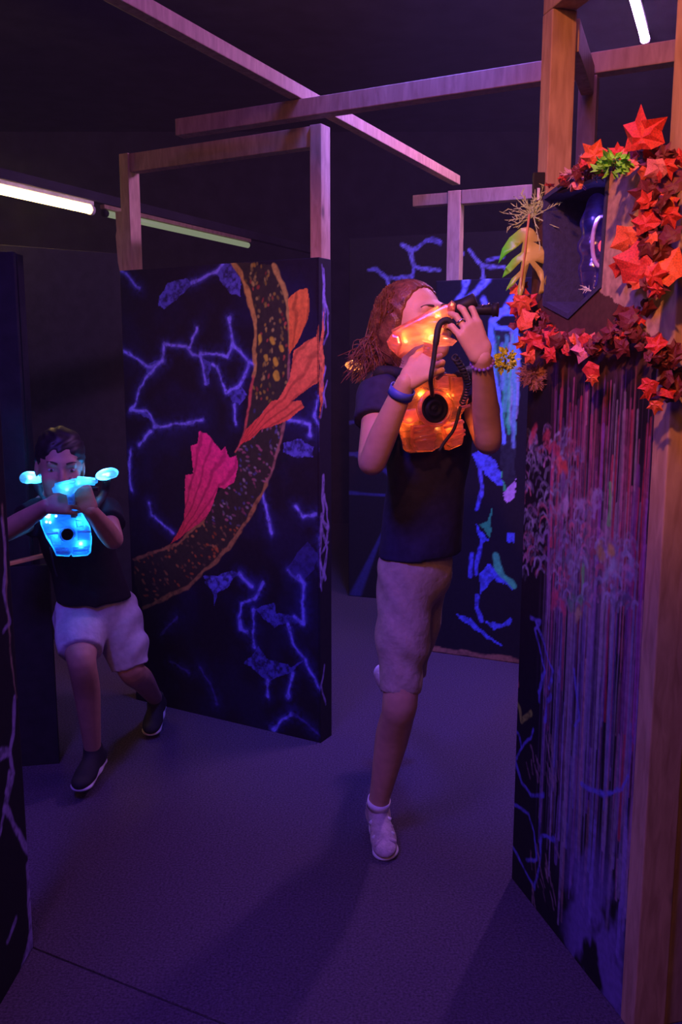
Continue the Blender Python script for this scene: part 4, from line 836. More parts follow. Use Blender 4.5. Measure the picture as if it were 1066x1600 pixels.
tuft('heather_sprig', 'dusty pink spiky sprig at the arched front of the niche', 'sprig', 912, 270, 0.02, 22, 38, 0.014, 'sprig_pink', 'needle', 0.3, 0.6)
tuft('frosted_sprig', 'tiny frosted white sprig in the bottom corner of the niche', 'sprig', 925, 455, -0.012, 6, 18, 0.010, 'sprig_white', 'needle', 0.2, 0.5)
# ================================================================== PEOPLE
def frame(f, u=(0, 0, 1)):
    f = unit(f); r_ = unit(np.cross(f, u)); u = np.cross(r_, f); return r_, f, u     # right, forward, up
def head(s, c, f, u, S, k=0.012):
    r_, f, u = frame(f, u); L = lambda x, y, z: c + S * (x * r_ + y * f + z * u); ax = np.stack([r_, f, u])
    s.ell(L(0, -0.014, 0.03), S * A(0.072, 0.093, 0.083), ax, k); s.ell(L(0, 0.026, -0.028), S * A(0.060, 0.066, 0.082), ax, 0.02)
    s.ell(L(0, 0.040, -0.072), S * A(0.042, 0.044, 0.034), ax, 0.02); s.ell(L(0, 0.072, -0.092), S * A(0.016, 0.014, 0.013), ax, 0.014)
    s.cap(L(-0.034, 0.078, 0.020), L(0.034, 0.078, 0.020), S * 0.010, None, 0.014)
    for x in (-1, 1):
        s.ell(L(x * 0.031, 0.100, -0.002), S * A(0.017, 0.014, 0.0085), ax, 0.010, op='s'); s.ell(L(x * 0.036, 0.062, -0.034), S * A(0.024, 0.024, 0.022), ax, 0.016)
        s.ell(L(x * 0.072, -0.006, -0.012), S * A(0.008, 0.018, 0.028), ax, 0.006)
    s.chain([L(0, 0.086, 0.010), L(0, 0.100, -0.014), L(0, 0.108, -0.030)], S * A(0.007, 0.008, 0.0105), 0.008)
    for x in (-1, 1): s.ell(L(x * 0.011, 0.095, -0.034), S * A(0.008, 0.009, 0.007), ax, 0.006)
    s.cap(L(-0.017, 0.084, -0.056), L(0.017, 0.084, -0.056), S * 0.0062, None, 0.006); s.cap(L(-0.014, 0.083, -0.066), L(0.014, 0.083, -0.066), S * 0.0068, None, 0.006)
    return L, ax
def eyes(parent, L, S, f):
    for x in (-1, 1):
        c = L(x * 0.031, 0.0755, -0.002); e = Sdf(); e.ell(c, S * A(0.0112, 0.0100, 0.0050)); o = np_obj('eye', e.mesh(0.0022), M['eye_white'], parent)
        e = Sdf(); e.ell(c + unit(f) * S * 0.0068, S * A(0.0050, 0.0045, 0.0046)); np_obj('iris', e.mesh(0.0014), M['iris'], o)
        pts = [L(x * (0.014 + 0.032 * t), 0.0935 - 0.011 * t - 0.005 * t * t, 0.0205 + 0.0045 * math.sin(t * 2.4)) for t in np.linspace(0, 1, 7)]
        link('eyebrow', tube_mesh('eyebrow', pts, [S * 0.0022, .003 * S, .003 * S, .003 * S, .0026 * S, .002 * S, .001 * S], 6), parent, M['brow'])
def hand(w_, d, n, th, curls, S=0.85, thumb=(0.5, 0.7, -0.35), tcurl=25, splay=0.03):
    """w_ wrist, d towards fingers, n back of the hand, th thumb side"""
    d = unit(d); n = unit(np.array(n) - np.dot(n, d) * d); th = unit(np.array(th) - np.dot(th, d) * d - np.dot(th, n) * n); s = Sdf(); tips = []
    s.cap(w_ - d * 0.002, w_ + d * 0.012 * S, 0.021 * S, 0.021 * S, 0.01, flat=n, ff=0.85)
    for i in range(4):
        off = th * (0.0285 - 0.019 * i) * S; K = w_ + d * (0.086 - 0.004 * abs(i - 1) - (0.006 if i == 3 else 0)) * S + off
        s.cap(w_ + d * 0.012 * S + off * 0.6, K, 0.0135 * S, 0.0105 * S, 0.012)
        L = np.array([0.040, 0.026, 0.020]) * S * (0.95, 1.05, 1.0, 0.82)[i]; a = 0.0; p = K; dd = unit(d + th * splay * (1.5 - i)); J = [p]
        for l_, cu in zip(L, curls[i]):
            a += R(cu); q = p + l_ * (dd * math.cos(a) - n * math.sin(a)); J.append(q); p = q
        s.chain(J, np.array([0.0088, 0.0080, 0.0072, 0.0062]) * S, 0.0022); tips.append(J)
    b = w_ + d * 0.022 * S + th * 0.022 * S; t1 = unit(d * thumb[0] + th * thumb[1] + n * thumb[2]); t2 = unit(t1 * math.cos(R(tcurl)) + (d * 0.8 - th * 0.3 - n * .4) * math.sin(R(tcurl)))
    J = [b, b + t1 * 0.040 * S, b + t1 * 0.040 * S + t2 * 0.032 * S, b + t1 * .04 * S + t2 * .032 * S + t2 * .024 * S]
    s.chain(J, np.array([0.0145, 0.0110, 0.0098, 0.0075]) * S, 0.008); tips.append(J)
    return s, tips
def wrist_band(name, parent, p, d, r, wd, m, bead=False):
    d = unit(d); a = unit(np.cross(d, [0, 1, 0.3])); b = np.cross(d, a)
    if bead:
        for k in range(16):
            an = 2 * math.pi * k / 16; e = Sdf(); e.ell(p + r * (math.cos(an) * a + math.sin(an) * b), (r * .2,) * 3)
            if k == 0: me0 = np_obj('bead', e.mesh(r * .09), m, parent); c0_ = p + r * a
            else:
                o = bpy.data.objects.new('bead', me0.data); COL.objects.link(o); o.parent = parent; o.matrix_parent_inverse = parent.matrix_basis.inverted(); o.location = V(p + r * (math.cos(an) * a + math.sin(an) * b) - c0_)
        return
    vs, fs = [], []; n = 24
    for k in range(n):
        an = 2 * math.pi * k / n; e = math.cos(an) * a + math.sin(an) * b
        for rr_, x in ((r, -1), (r + .003, -1), (r + .003, 1), (r, 1)): vs.append(p + rr_ * e + d * x * wd / 2)
    for k in range(n):
        for j in range(4): fs.append((k * 4 + j, k * 4 + (j + 1) % 4, ((k + 1) % n) * 4 + (j + 1) % 4, ((k + 1) % n) * 4 + j))
    return link(name, mesh_np(name, vs, fs), parent, m)
def shoe(parent, ankle, fwd, up, S, mu, ms, collar=0.035, straps=0, sock=None):
    r_, f, u = frame(fwd, up); L = lambda x, y, z: ankle + S * (x * r_ + y * f + z * u); ax = np.stack([r_, f, u])
    s = Sdf(); s.ell(L(0, -0.03, -0.048), S * A(.036, .045, .036), ax, .02); s.cap(L(0, -.03, -.045), L(0, .07, -.052), S * .036, S * .034, .02, flat=u, ff=.85); s.ell(L(0.002, .115, -.060), S * A(.041, .055, .026), ax, .03)
    s.cap(L(0, -.012, -.03), L(0, -.006, .012), S * .036, S * .036, .02); s.cap(L(0, .0, -.01), L(0, .09, -.046), S * .030, S * .026, .02)
    top = L(0, -.006, .022); o = np_obj('shoe', s.mesh(0.0045, cuts=[(top, u), (L(0, 0, -.082), -u)]), mu, parent)
    s = Sdf(); s.cap(L(0, -.04, -.076), L(0, .02, -.076), S * .038, S * .036, .02, flat=u, ff=.36); s.cap(L(0, .02, -.076), L(.002, .122, -.076), S * .036, S * .045, .02, flat=u, ff=.32)
    np_obj('sole', s.mesh(0.004), ms, o)
    for i in range(straps):
        y = .028 + i * .028; pts = [L(x, y + .012 * abs(x) / .03, -.018 - .26 * (y - .03) - 9.0 * x * x) for x in np.linspace(-.036, .036, 9)]
        link('strap', tube_mesh('strap', [p + u * .004 * S for p in pts], S * .0075, 6), o, M['rubber'] if i % 2 == 0 else M['shoe_pale'])
    if not straps:
        for i in range(3):
            y = .03 + i * .022; link('lace', tube_mesh('lace', [L(x, y, -.012 - .36 * (y - .03) - 7 * x * x) for x in np.linspace(-.024, .024, 7)], S * .003, 5), o, mat('dark_lace', (.05, .045, .06), .8))
    return o, L
def leg_r(S): return S * A(0.078, 0.056, 0.052, 0.05, 0.034)
def folds(amp, fx, seed):
    def f(P): return amp * (np.sin(P[:, 2] * fx + 5 * np.sin(P[:, 0] * 14 + seed) + 3 * np.sin(P[:, 1] * 17)) * (0.5 + 0.5 * np.sin(P[:, 0] * 23 + P[:, 2] * 9 + seed)))
    return f

# ------------------------------------------------------------------ the older runner (girl)
def G(u, v, dy): return aty(u, v, 2.36 + dy)
gf = unit(A(0.57, -0.82, 0)); gr, gf, gu = frame(gf)
g_head, g_neck, g_chest, g_pel = G(648, 507, 0.04), G(655, 598, 0.07), G(672, 690, 0.07), G(655, 872, 0.09)
g_rs, g_ls = G(594, 617, -0.02), G(738, 615, 0.13)
g_re, g_rw = G(581, 722, -0.15), G(634, 597, -0.235)
g_le, g_lw = G(763, 690, -0.08), G(753, 560, -0.26)
g_rh, g_rk, g_ra = G(634, 895, 0.06), G(625, 1098, -0.02), G(590, 1262, 0.10)
g_lh, g_lk, g_la = G(660, 890, 0.18), G(636, 1055, 0.20), G(612, 1074, 0.54)
s = Sdf()
hf = unit(A(0.62, -0.74, 0.26)); hu = A(-0.10, 0.0, 1); gL, gax = head(s, g_head, hf, hu, 1.0)
s.cap(g_neck - gu * .02, g_head - gu * .04, .045, .043, .03)
s.cap(g_neck + gu * -.05, g_chest, .10, .105, .05, flat=gf, ff=.7); s.cap(g_chest, g_pel, .10, .095, .05, flat=gf, ff=.75)
for a, b, c in ((g_rs, g_re, g_rw), (g_ls, g_le, g_lw)):
    s.cap(g_neck - gu * .03, a, .04, .042, .05); s.limb([a, a + (b - a) * .5, b, b + (c - b) * .35, c], [.043, .039, .033, .035, .0225], .03)
for a, b, c in ((g_rh, g_rk, g_ra), (g_lh, g_lk, g_la)):
    back = unit(A(.1, 1, 0.15)) * .018; s.limb([a, a + (b - a) * .6, b, b + (c - b) * .33 + back, b + (c - b) * .7 + back * .4, c], [.070, .058, .044, .049, .036, .027], .04); s.ell(b - back * .6, (.034, .032, .040), k=.03)
body = s.mesh(0.0062)
d_r = unit(A(0.80, 0.05, 0.60)); hr_, jr = hand(g_rw, d_r, A(-0.35, -0.88, 0.25), A(-0.55, 0.0, 0.83), [(35, 70, 40)] * 4, 0.86, (0.85, 0.55, -0.3), 25, 0.02)
d_l = unit(A(-0.42, -0.05, 0.90)); hl_, jl = hand(g_lw, d_l, A(0.30, -0.95, 0.1), A(0.6, 0.2, 0.6), [(16, 36, 26), (18, 38, 28), (22, 40, 30), (26, 42, 32)], 0.94, (0.9, 0.35, -0.6), 20, 0.10)
girl = thing('person', 'taller long-haired runner in navy shirt and khaki shorts sighting along an orange-lit blaster', 'person', G(602, 1340, 0.0))
lipc = gL(0, 0.09, -0.061)
def gm(P):
    q = (P - lipc) @ gax.T; return ((np.abs(q[:, 0]) < .019) & (np.abs(q[:, 2]) < .011) & (np.abs(q[:, 1]) < .012)).astype(int)
np_obj('body', [body, hr_.mesh(0.0026), hl_.mesh(0.0026)], [M['skin_f'], M['lip']], girl, gm)
eyes(girl, gL, 1.0, hf)
# hair: a close cap and blown-back strands
s = Sdf(); s.ell(gL(0, -0.020, 0.036), A(0.081, 0.100, 0.086), gax, .01); s.ell(gL(0, -0.055, -0.03), A(0.072, 0.055, 0.080), gax, .03); s.ell(gL(-.01, -.085, -.07), A(.06, .04, .06), gax, .03)
s.ell(gL(.066, -.030, -.035), A(.022, .046, .066), gax, .02); hcut = gL(0, 0, 0) + gax[1] * .016; hcn = gax[1] * .86 - gax[2] * .5
hair_parts = [s.mesh(0.004, cuts=[(hcut, hcn)], disp=lambda P: .0016 * np.sin(((P - g_head) @ gax[0]) * 420 + 2.5 * np.sin(P[:, 2] * 60)))]
hr2 = random.Random(3); hv, hf_ = [], []; nb = 0
def strand(pts, r0, r1):
    global nb
    m_ = len(pts); n = 5; rd_ = np.linspace(r0, r1, m_); prev = None
    for i in range(m_):
        t = unit(pts[min(i + 1, m_ - 1)] - pts[max(0, i - 1)]); a = np.cross(t, [0.3, 1, 0.1]); a = unit(a); b = np.cross(t, a)
        for k in range(n): an = 6.2832 * k / n; hv.append(pts[i] + rd_[i] * (math.cos(an) * a + .45 * math.sin(an) * b))
    for i in range(m_ - 1):
        for k in range(n): l_ = (k + 1) % n; hf_.append((nb + i * n + k, nb + i * n + l_, nb + (i + 1) * n + l_, nb + (i + 1) * n + k))
    nb += m_ * n
for i in range(850):
    th_ = hr2.uniform(-1.0, 1.0); ph = hr2.uniform(0, 1); cc = gL(0, -0.02, 0.03)
    a = cc + unit(gL(0.08 * math.sin(th_ * 1.5), 0.02 - 0.10 * ph, 0.12 * math.cos(th_ * 1.5) + 0.03) - cc) * hr2.uniform(.084, .094)
    m1 = gL(0.082 * math.sin(th_ * 1.5), -0.075 - .03 * math.cos(th_ * 1.5) + hr2.uniform(-.015, .02), -0.01 + hr2.uniform(-.03, .03))
    tail = G(hr2.gauss(584, 20), hr2.uniform(556, 600), hr2.uniform(-.02, .16)); m2 = (m1 + tail) / 2 + A(-0.010, 0, 0.008) + A(hr2.gauss(0, .009), hr2.gauss(0, .008), hr2.gauss(0, .008))
    strand(smooth_path([a, m1, m2, tail + A(hr2.gauss(0, .006), 0, 0)], 4), hr2.uniform(.0018, .0034), .0006)
for i in range(30):
    a = gL(0.06, -.05, -.05); strand(smooth_path([gL(-.03, -.10, -.04), G(hr2.uniform(560, 580), hr2.uniform(545, 565), .05), G(hr2.uniform(538, 556), hr2.uniform(552, 585), .05)], 5), .0016, .0005)
hair_parts.append((np.array(hv), np.array(hf_))); np_obj('hair', hair_parts, M['hair_f'], girl)
# shirt
s = Sdf(); s.cap(g_neck - gu * .045, g_chest, .112, .118, .05, flat=gf, ff=.74); s.cap(g_chest, g_pel - gu * .03, .112, .126, .05, flat=gf, ff=.80)
for a, b in ((g_rs, g_re), (g_ls, g_le)):
    s.cap(g_neck - gu * .045, a, .05, .054, .04); s.cap(a, a + (b - a) * .48, .053, .060, .03, clip=[(a + (b - a) * .42, b - a)])
np_obj('shirt', s.mesh(0.0062, cuts=[(G(655, 869, .06), A(0.05, 0, -1)), (g_neck + gu * .012, gu - gf * .35)], disp=folds(.0022, 42, 1)), M['navy'], girl)
# shorts
s = Sdf(); s.cap(g_pel + gu * .02, g_pel - gu * .04, .098, .102, .04, flat=gf, ff=.82)
for a, b, e in ((g_rh, g_rk, .92), (g_lh, g_lk, .98)): s.chain([a, a + (b - a) * .5, a + (b - a) * 1.0], [.080, .070, .052], .03, clip=[(a + (b - a) * e, b - a)])
np_obj('shorts', s.mesh(0.006, disp=folds(.003, 70, 4)), M['khaki'], girl)
wrist_band('wristband', girl, g_rw + (g_re - g_rw) * .12, g_re - g_rw, .028, .022, M['band'])
wrist_band('bracelet', girl, g_lw + (g_le - g_lw) * .05, g_le - g_lw, .025, .01, mat('violet_bead', (.16, .08, .3), .3), bead=True)
rj = jl[2]; rp_ = (rj[0] * .45 + rj[1] * .55); wrist_band('ring', girl, rp_, rj[1] - rj[0], .0082, .004, M['silver'])
# right foot on its toes, left foot kicked up behind
fdir = unit(G(604, 1325, -.03) - (g_ra + A(0, .03, -.02)))
o, L = shoe(girl, g_ra, fdir, unit(A(-.05, -.72, .75)), .86, M['shoe_pale'], M['rubber'], straps=4)
wrist_band('sock', girl, g_ra + (g_rk - g_ra) * .055, g_rk - g_ra, .031, .026, M['sock'])
shoe(girl, g_la, unit(A(.62, .10, -.78)), unit(A(.2, -.92, -.2)), .86, M['shoe_pale'], M['rubber'], straps=3)
wrist_band('sock', girl, g_la + (g_lk - g_la) * .07, g_lk - g_la, .036, .03, M['sock'])

# ------------------------------------------------------------------ the younger runner (boy)
def B(u, v, dy): return aty(u, v, 2.75 + dy)
bf = unit(A(0.30, -0.95, 0)); br, bf, bu = frame(bf)
b_head, b_neck, b_chest, b_pel = B(94, 728, 0.02), B(104, 785, 0.05), B(118, 835, 0.06), B(150, 945, 0.12)
b_rs, b_ls = B(68, 800, 0.02), B(163, 800, 0.09); b_re, b_rw = B(6, 832, -0.10), B(74, 790, -0.22)
b_le, b_lw = B(177, 843, -0.03), B(141, 797, -0.20)
b_rh, b_rk, b_ra = B(122, 960, 0.10), B(128, 1035, -0.05), B(145, 1172, 0.06)
b_lh, b_lk, b_la = B(182, 958, 0.16), B(206, 1048, 0.14), B(243, 1092, 0.54)
s = Sdf(); bhf = unit(A(0.34, -0.93, -0.05)); bL, bax = head(s, b_head, bhf, A(0.06, 0, 1), 0.95)
s.cap(b_neck - bu * .02, b_head - bu * .04, .037, .036, .03); s.cap(b_neck - bu * .04, b_chest, .085, .09, .05, flat=bf, ff=.7); s.cap(b_chest, b_pel, .088, .095, .05, flat=bf, ff=.75)
for a, b, c in ((b_rs, b_re, b_rw), (b_ls, b_le, b_lw)):
    s.cap(b_neck - bu * .03, a, .035, .037, .05); s.limb([a, (a + b) / 2, b, b + (c - b) * .35, c], [.038, .035, .030, .032, .021], .03)
for a, b, c in ((b_rh, b_rk, b_ra), (b_lh, b_lk, b_la)):
    back = unit(A(0, 1, .1)) * .014; s.limb([a, a + (b - a) * .6, b, b + (c - b) * .33 + back, b + (c - b) * .7 + back * .5, c], [.066, .056, .043, .043, .034, .027], .04)
body = s.mesh(0.0065)
bh_r, bjr = hand(b_rw, A(.93, -.12, .10), A(-.15, -.85, .45), A(.05, .3, .95), [(38, 62, 45), (42, 62, 45), (46, 62, 45), (50, 62, 45)], .82, (.8, .55, -.3), 25)
bh_l, bjl = hand(b_lw, A(-.35, -.15, .9), A(.35, -.92, 0), A(-.9, -.3, -.2), [(30, 58, 40), (34, 58, 40), (38, 58, 40), (44, 58, 40)], .82, (.8, .55, -.3), 25)
boy = thing('person', 'smaller dark-haired runner in black shirt and pale shorts holding a blue-lit blaster', 'person', B(137, 1243, -.02))
np_obj('body', [body, bh_r.mesh(.0028), bh_l.mesh(.0028)], [M['skin_b'], M['lip']], boy, lambda P: (lambda q: ((np.abs(q[:, 0]) < .019) & (np.abs(q[:, 2]) < .011) & (np.abs(q[:, 1]) < .012)).astype(int))((P - bL(0, .09, -.061)) @ bax.T))
eyes(boy, bL, .95, bhf)
s = Sdf(); s.ell(bL(0, -.022, .040), .95 * A(.080, .098, .086), bax, .01); s.ell(bL(0, -.05, -.01), .95 * A(.076, .06, .07), bax, .02); s.ell(bL(0, .09, -.025), .95 * A(.062, .075, .076), bax, .012, op='s')
np_obj('hair', s.mesh(.005, disp=lambda P: .003 * np.sin(P[:, 0] * 160 + 3 * np.sin(P[:, 2] * 80)) * np.sin(P[:, 2] * 130)), M['hair_b'], boy)
s = Sdf(); s.cap(b_neck - bu * .04, b_chest, .097, .104, .05, flat=bf, ff=.75); s.cap(b_chest, b_pel, .10, .118, .05, flat=bf, ff=.82)
for a, b in ((b_rs, b_re), (b_ls, b_le)): s.cap(b_neck - bu * .04, a, .045, .048, .04); s.cap(a, a + (b - a) * .5, .048, .055, .03, clip=[(a + (b - a) * .46, b - a)])
np_obj('shirt', s.mesh(.0065, cuts=[(B(150, 938, .1), A(0, 0, -1)), (b_neck + bu * .012, bu - bf * .3)], disp=folds(.003, 42, 2)), M['black_cloth'], boy)
s = Sdf(); s.cap(b_pel + bu * .02, b_pel - bu * .04, .098, .10, .04, flat=bf, ff=.85)
for a, b, e in ((b_rh, b_rk, .80), (b_lh, b_lk, .92)): s.chain([a, a + (b - a) * .5, b], [.080, .070, .064], .03, clip=[(a + (b - a) * e, b - a)])
np_obj('shorts', s.mesh(.0062, disp=folds(.005, 55, 6)), M['grey_cloth'], boy)
shoe(boy, b_ra, unit(A(-.10, -.98, -.12)), A(0, -.1, 1), .84, M['shoe_dark'], M['rubber']); shoe(boy, b_la, unit(A(.02, -.95, -.25)), A(0, -.2, 1), .84, M['shoe_dark'], M['rubber'])
# ================================================================== VESTS AND BLASTERS
def lamp_point(name, loc, col, e, rad=0.008, parent=None):
    d = bpy.data.lights.new(name, 'POINT'); d.energy = e; d.color = col; d.shadow_soft_size = rad; o = bpy.data.objects.new(name, d); COL.objects.link(o); o.location = V(loc)
    if parent is not None: o.parent = parent; o.matrix_parent_inverse = parent.matrix_basis.inverted()
    return o
def prism(name, pts, nrm, t0, t1, m, parent, bev=0.006, inset=0.0):
    bm = bmesh.new(); nrm = V(unit(nrm)); f = bm.faces.new([bm.verts.new(V(p) + nrm * t0) for p in pts])
    r = bmesh.ops.extrude_face_region(bm, geom=[f]); vs = [v for v in r['geom'] if isinstance(v, bmesh.types.BMVert)]; bmesh.ops.translate(bm, verts=vs, vec=nrm * (t1 - t0))
    if bev: 
        es = [e for e in bm.edges if all(v in set(vs) for v in e.verts)]
        bmesh.ops.bevel(bm, geom=es, offset=bev, segments=3, affect='EDGES', profile=0.5, clamp_overlap=True)
    return link(name, bm_mesh(name, bm), parent, m)
def disc(name, c, nrm, r, t, m, parent, rings=()):
    r_, f, u = frame(nrm); prof = [(0, t)] + list(rings) + [(r, t * .6), (r, 0)]; n = 32; vs, fs = [], []
    for q, h in prof:
        for k in range(n): an = 6.28318 * k / n; vs.append(c + q * (math.cos(an) * r_ + math.sin(an) * u) + f * h)
    for i in range(len(prof) - 1):
        for k in range(n): l_ = (k + 1) % n; fs.append((i * n + k, i * n + l_, (i + 1) * n + l_, (i + 1) * n + k))
    return link(name, mesh_np(name, vs, fs), parent, m)
def vest(label, P0, nrm, px, org, sc, ringc, ringr, leds, ribs, plates, col, ledcol, e_led, clear, ring_m, shell):
    """chest unit of clear plastic: back plate, moulded lobes, ring, ribs and lamps"""
    nrm = unit(nrm); T = lambda a: onplane(org[0] + sc * a[0], org[1] + sc * a[1], P0, nrm)
    v = thing('laser_tag_vest', label, 'vest', P0 - nrm * .03)
    pts = [T(a) for a in px]; prism('back_plate', pts, nrm, -.046, -.040, M['blackplastic'], v, 0); prism('clear_shell', pts, nrm, -.038, -.004, shell, v, .008)
    for pl_ in plates: prism('moulded_block', [T(a) for a in pl_], nrm, -.003, .016, clear, v, .005)
    c = T(ringc); rr_ = np.linalg.norm(T((ringc[0], ringc[1] - ringr)) - c)
    r_, f, u = frame(nrm); link('speaker_ring', tube_mesh('speaker_ring', [c + f * .016 + rr_ * (math.cos(a) * r_ + math.sin(a) * u) for a in np.linspace(0, 6.28318, 37)[:-1]], rr_ * .14, 10, closed=True), v, clear)
    disc('speaker_cone', c + f * .004, nrm, rr_ * .9, .012, ring_m, v, [(rr_ * .12, .016), (rr_ * .16, .010), (rr_ * .3, .010), (rr_ * .34, .014), (rr_ * .5, .014), (rr_ * .54, .009), (rr_ * .7, .009), (rr_ * .74, .014)])
    for a, b in ribs: link('rib', tube_mesh('rib', [T(a) + f * .018, T(b) + f * .018], .0035, 8), v, clear)
    for a in leds:
        p = T(a) - f * .016; s_ = Sdf(); s_.ell(p, (.006,) * 3); np_obj('lamp_bead', s_.mesh(.002), emit_mat('led_' + str(len(bpy.data.materials)), ledcol, 6.0), v); lamp_point('vest_led', p + f * .008, col, e_led, .006, v)
    return v, T
ORG = (1.0, 0.30, 0.05); BLU = (0.05, 0.42, 1.0)
clear_o = clear_mat('clear_orange_lit_plastic', (0.95, 0.55, 0.38), 0.30, 0.14); clear_b = clear_mat('clear_blue_lit_plastic', (0.35, 0.75, 1.0), 0.28, 0.14)
FZ = ((600, 460), 0.1876)
gvn = unit(A(.30, -.95, .05)); g_v0 = aty(683, 640, 2.275); vout = [(330, 700), (420, 682), (440, 660), (650, 660), (690, 720), (715, 900), (690, 960), (655, 1010), (665, 1170), (665, 1255), (560, 1300), (540, 1240), (420, 1310), (240, 1320), (205, 1290), (200, 1240), (170, 1140), (105, 1050), (120, 960), (190, 920), (210, 800), (260, 720)]
plates = [[(225, 1090), (390, 1080), (415, 1190), (405, 1290), (250, 1300), (225, 1240)], [(470, 1090), (640, 1040), (650, 1160), (640, 1240), (560, 1270), (500, 1220)], [(130, 970), (250, 950), (280, 1050), (200, 1080), (125, 1045)], [(430, 680), (520, 680), (530, 790), (430, 780)], [(560, 690), (650, 690), (690, 880), (600, 940), (565, 850)]]
ribs = [((225, 1115), (385, 1080)), ((225, 1150), (395, 1120)), ((232, 1195), (405, 1165)), ((240, 1225), (410, 1195)), ((480, 1110), (640, 1060)), ((490, 1180), (650, 1130)), ((505, 1230), (650, 1160)), ((590, 950), (690, 925))]
gv, gT = vest('clear laser tag vest with round black speaker glowing orange, worn by the taller runner', g_v0, gvn, vout, *FZ, (405, 950), 140, [(215, 1045), (528, 850), (545, 1115), (320, 830)], ribs, plates, ORG, (1.0, 0.62, 0.16), 0.20, clear_o, M['blackplastic'], clear_mat('clear_amber_plastic', (0.62, 0.22, 0.10), 0.42, 0.16))
# straps, shoulder pad with its own lamp
for u0, u1, sh in ((640, 600, g_rs), (715, 742, g_ls)):
    pts = [aty(u0, 590, 2.30), aty((u0 + u1) / 2, 583, 2.33), sh + gu * .058, sh + gu * .03 + A(0, .07, 0)]; link('shoulder_strap', tube_mesh('shoulder_strap', smooth_path(pts, 5), .016, 8), gv, M['strap'])
pp = G(556, 570, .10); s = Sdf(); s.ell(pp, (.030, .04, .012), k=.01); s.cap(pp - A(0.01, 0, .004), pp + A(.025, 0, .004), .010, .012, .01); np_obj('shoulder_lens', s.mesh(.004), clear_o, gv); lamp_point('shoulder_led', pp + A(0, -.0, .002), (1, .6, .1), .12, .004, gv)
s = Sdf(); s.cap(g_rs + A(-.015, .05, .03), g_rs + A(-.01, .06, -.06), .035, .03, .02); np_obj('shoulder_pad', s.mesh(.005), M['strap'], gv)

def blaster(label, pts2, org, sc, P0, nrm, thick, clear, col, leds, e_led, rails, black, grip, ledcol):
    nrm = unit(nrm); T = lambda a: onplane(org[0] + sc * a[0], org[1] + sc * a[1], P0, nrm); b = thing('laser_blaster', label, 'blaster', P0)
    prism('clear_body', [T(a) for a in pts2], nrm, -thick, thick, clear, b, .008)
    for a, c in rails: link('top_rail', tube_mesh('top_rail', [T(a), T(c)], .011, 8), b, clear)
    prism('grip', [T(a) for a in grip], nrm, -.014, .014, clear, b, .004)
    for n_, pl_, th_ in black: prism(n_, [T(a) for a in pl_], nrm, -th_, th_, M['blackplastic'], b, .004)
    for a, off in leds:
        p = T(a) + nrm * off; s_ = Sdf(); s_.ell(p, (.005,) * 3); np_obj('lamp_bead', s_.mesh(.0018), emit_mat('led_' + str(len(bpy.data.materials)), ledcol, 6.0), b); lamp_point('blaster_led', p + A(0, 0, .007), col, e_led, .005, b)
    return b, T
g_b0 = aty(655, 520, 2.155); gn = unit(A(-0.28, -0.95, 0.1))
gb, gbT = blaster('clear blaster glowing orange with black scope, held up to the eye of the taller runner',
    [(40, 400), (90, 320), (180, 260), (440, 130), (520, 90), (600, 90), (610, 130), (560, 190), (500, 250), (470, 330), (600, 380), (560, 420), (430, 430), (330, 400), (240, 430), (130, 525), (60, 460)], *FZ, g_b0, gn, .020, clear_o, ORG,
    [((440, 180), .0), ((385, 365), .0), ((180, 390), 0)], .13, [((80, 330), (470, 130)), ((160, 350), (470, 220))],
    [('trigger_guard', [(540, 260), (590, 270), (640, 330), (640, 380), (610, 380), (560, 310), (520, 290)], .007)],
    [(345, 390), (425, 400), (410, 520), (395, 600), (330, 600), (325, 520)], (1.0, 0.66, 0.2))
for n_, a, b, r_ in (('scope', (590, 125), (770, 50), .019), ('scope_mount', (640, 140), (740, 100), .014), ('barrel', (700, 130), (925, 128), .013), ('muzzle', (905, 128), (955, 128), .017)):
    pa_, pb_ = gbT(a), gbT(b); dd_ = pb_ - pa_; link(n_, tube_mesh(n_, [pa_, pa_ + dd_ * .04, pa_ + dd_ * .5, pa_ + dd_ * .96, pb_], [r_ * .85, r_, r_ * .9, r_, r_ * .85], 14), gb, M['blackplastic'])
prism('front_crystal', [gbT(a) for a in ((540, 95), (575, 60), (610, 85), (605, 140), (575, 170), (535, 150))], gn, -.024, .024, clear_o, gb, .007)
prism('rear_cap', [gbT(a) for a in ((35, 400), (85, 330), (150, 350), (170, 420), (130, 520), (60, 460))], gn, -.025, .026, clear_o, gb, .008)
for a in ((820, 105), (870, 95)): link('metal_pin', tube_mesh('metal_pin', [gbT(a) + gn * .016, gbT((a[0] + 22, a[1] - 12)) + gn * .016], .0018, 6), gb, M['silver'])
cp = [gbT((610, 330)) + gn * .02, gbT((560, 235)) + gn * .035, gbT((490, 270)) + gn * .04, gbT((465, 400)) + gn * .045, gbT((440, 560)) + gn * .04, gbT((410, 720)) + gn * .03, gT((340, 840)) + gf * .03]
cord = tag(link('coiled_cord', tube_mesh('coiled_cord', smooth_path(cp, 6), [.0075] * 20 + [.0055] * 17, 8), None, M['strap']), 'thick black cord looping from the orange blaster down to the vest', 'cord')
hel = []; e0, e1 = gbT((590, 520)) + gn * .01, gT((575, 900)) + gf * .035; ha, hb, hc = frame(e1 - e0)
for i in range(180): t = i / 179; an = t * 2 * math.pi * 16; hel.append(e0 + (e1 - e0) * t + .007 * (math.cos(an) * ha + math.sin(an) * hc) + gf * .03 * math.sin(t * 3.14))
tag(link('coiled_cord', tube_mesh('coiled_cord', hel, .0024, 6), None, M['strap']), 'springy black coiled cord hanging in front of the orange vest', 'cord')
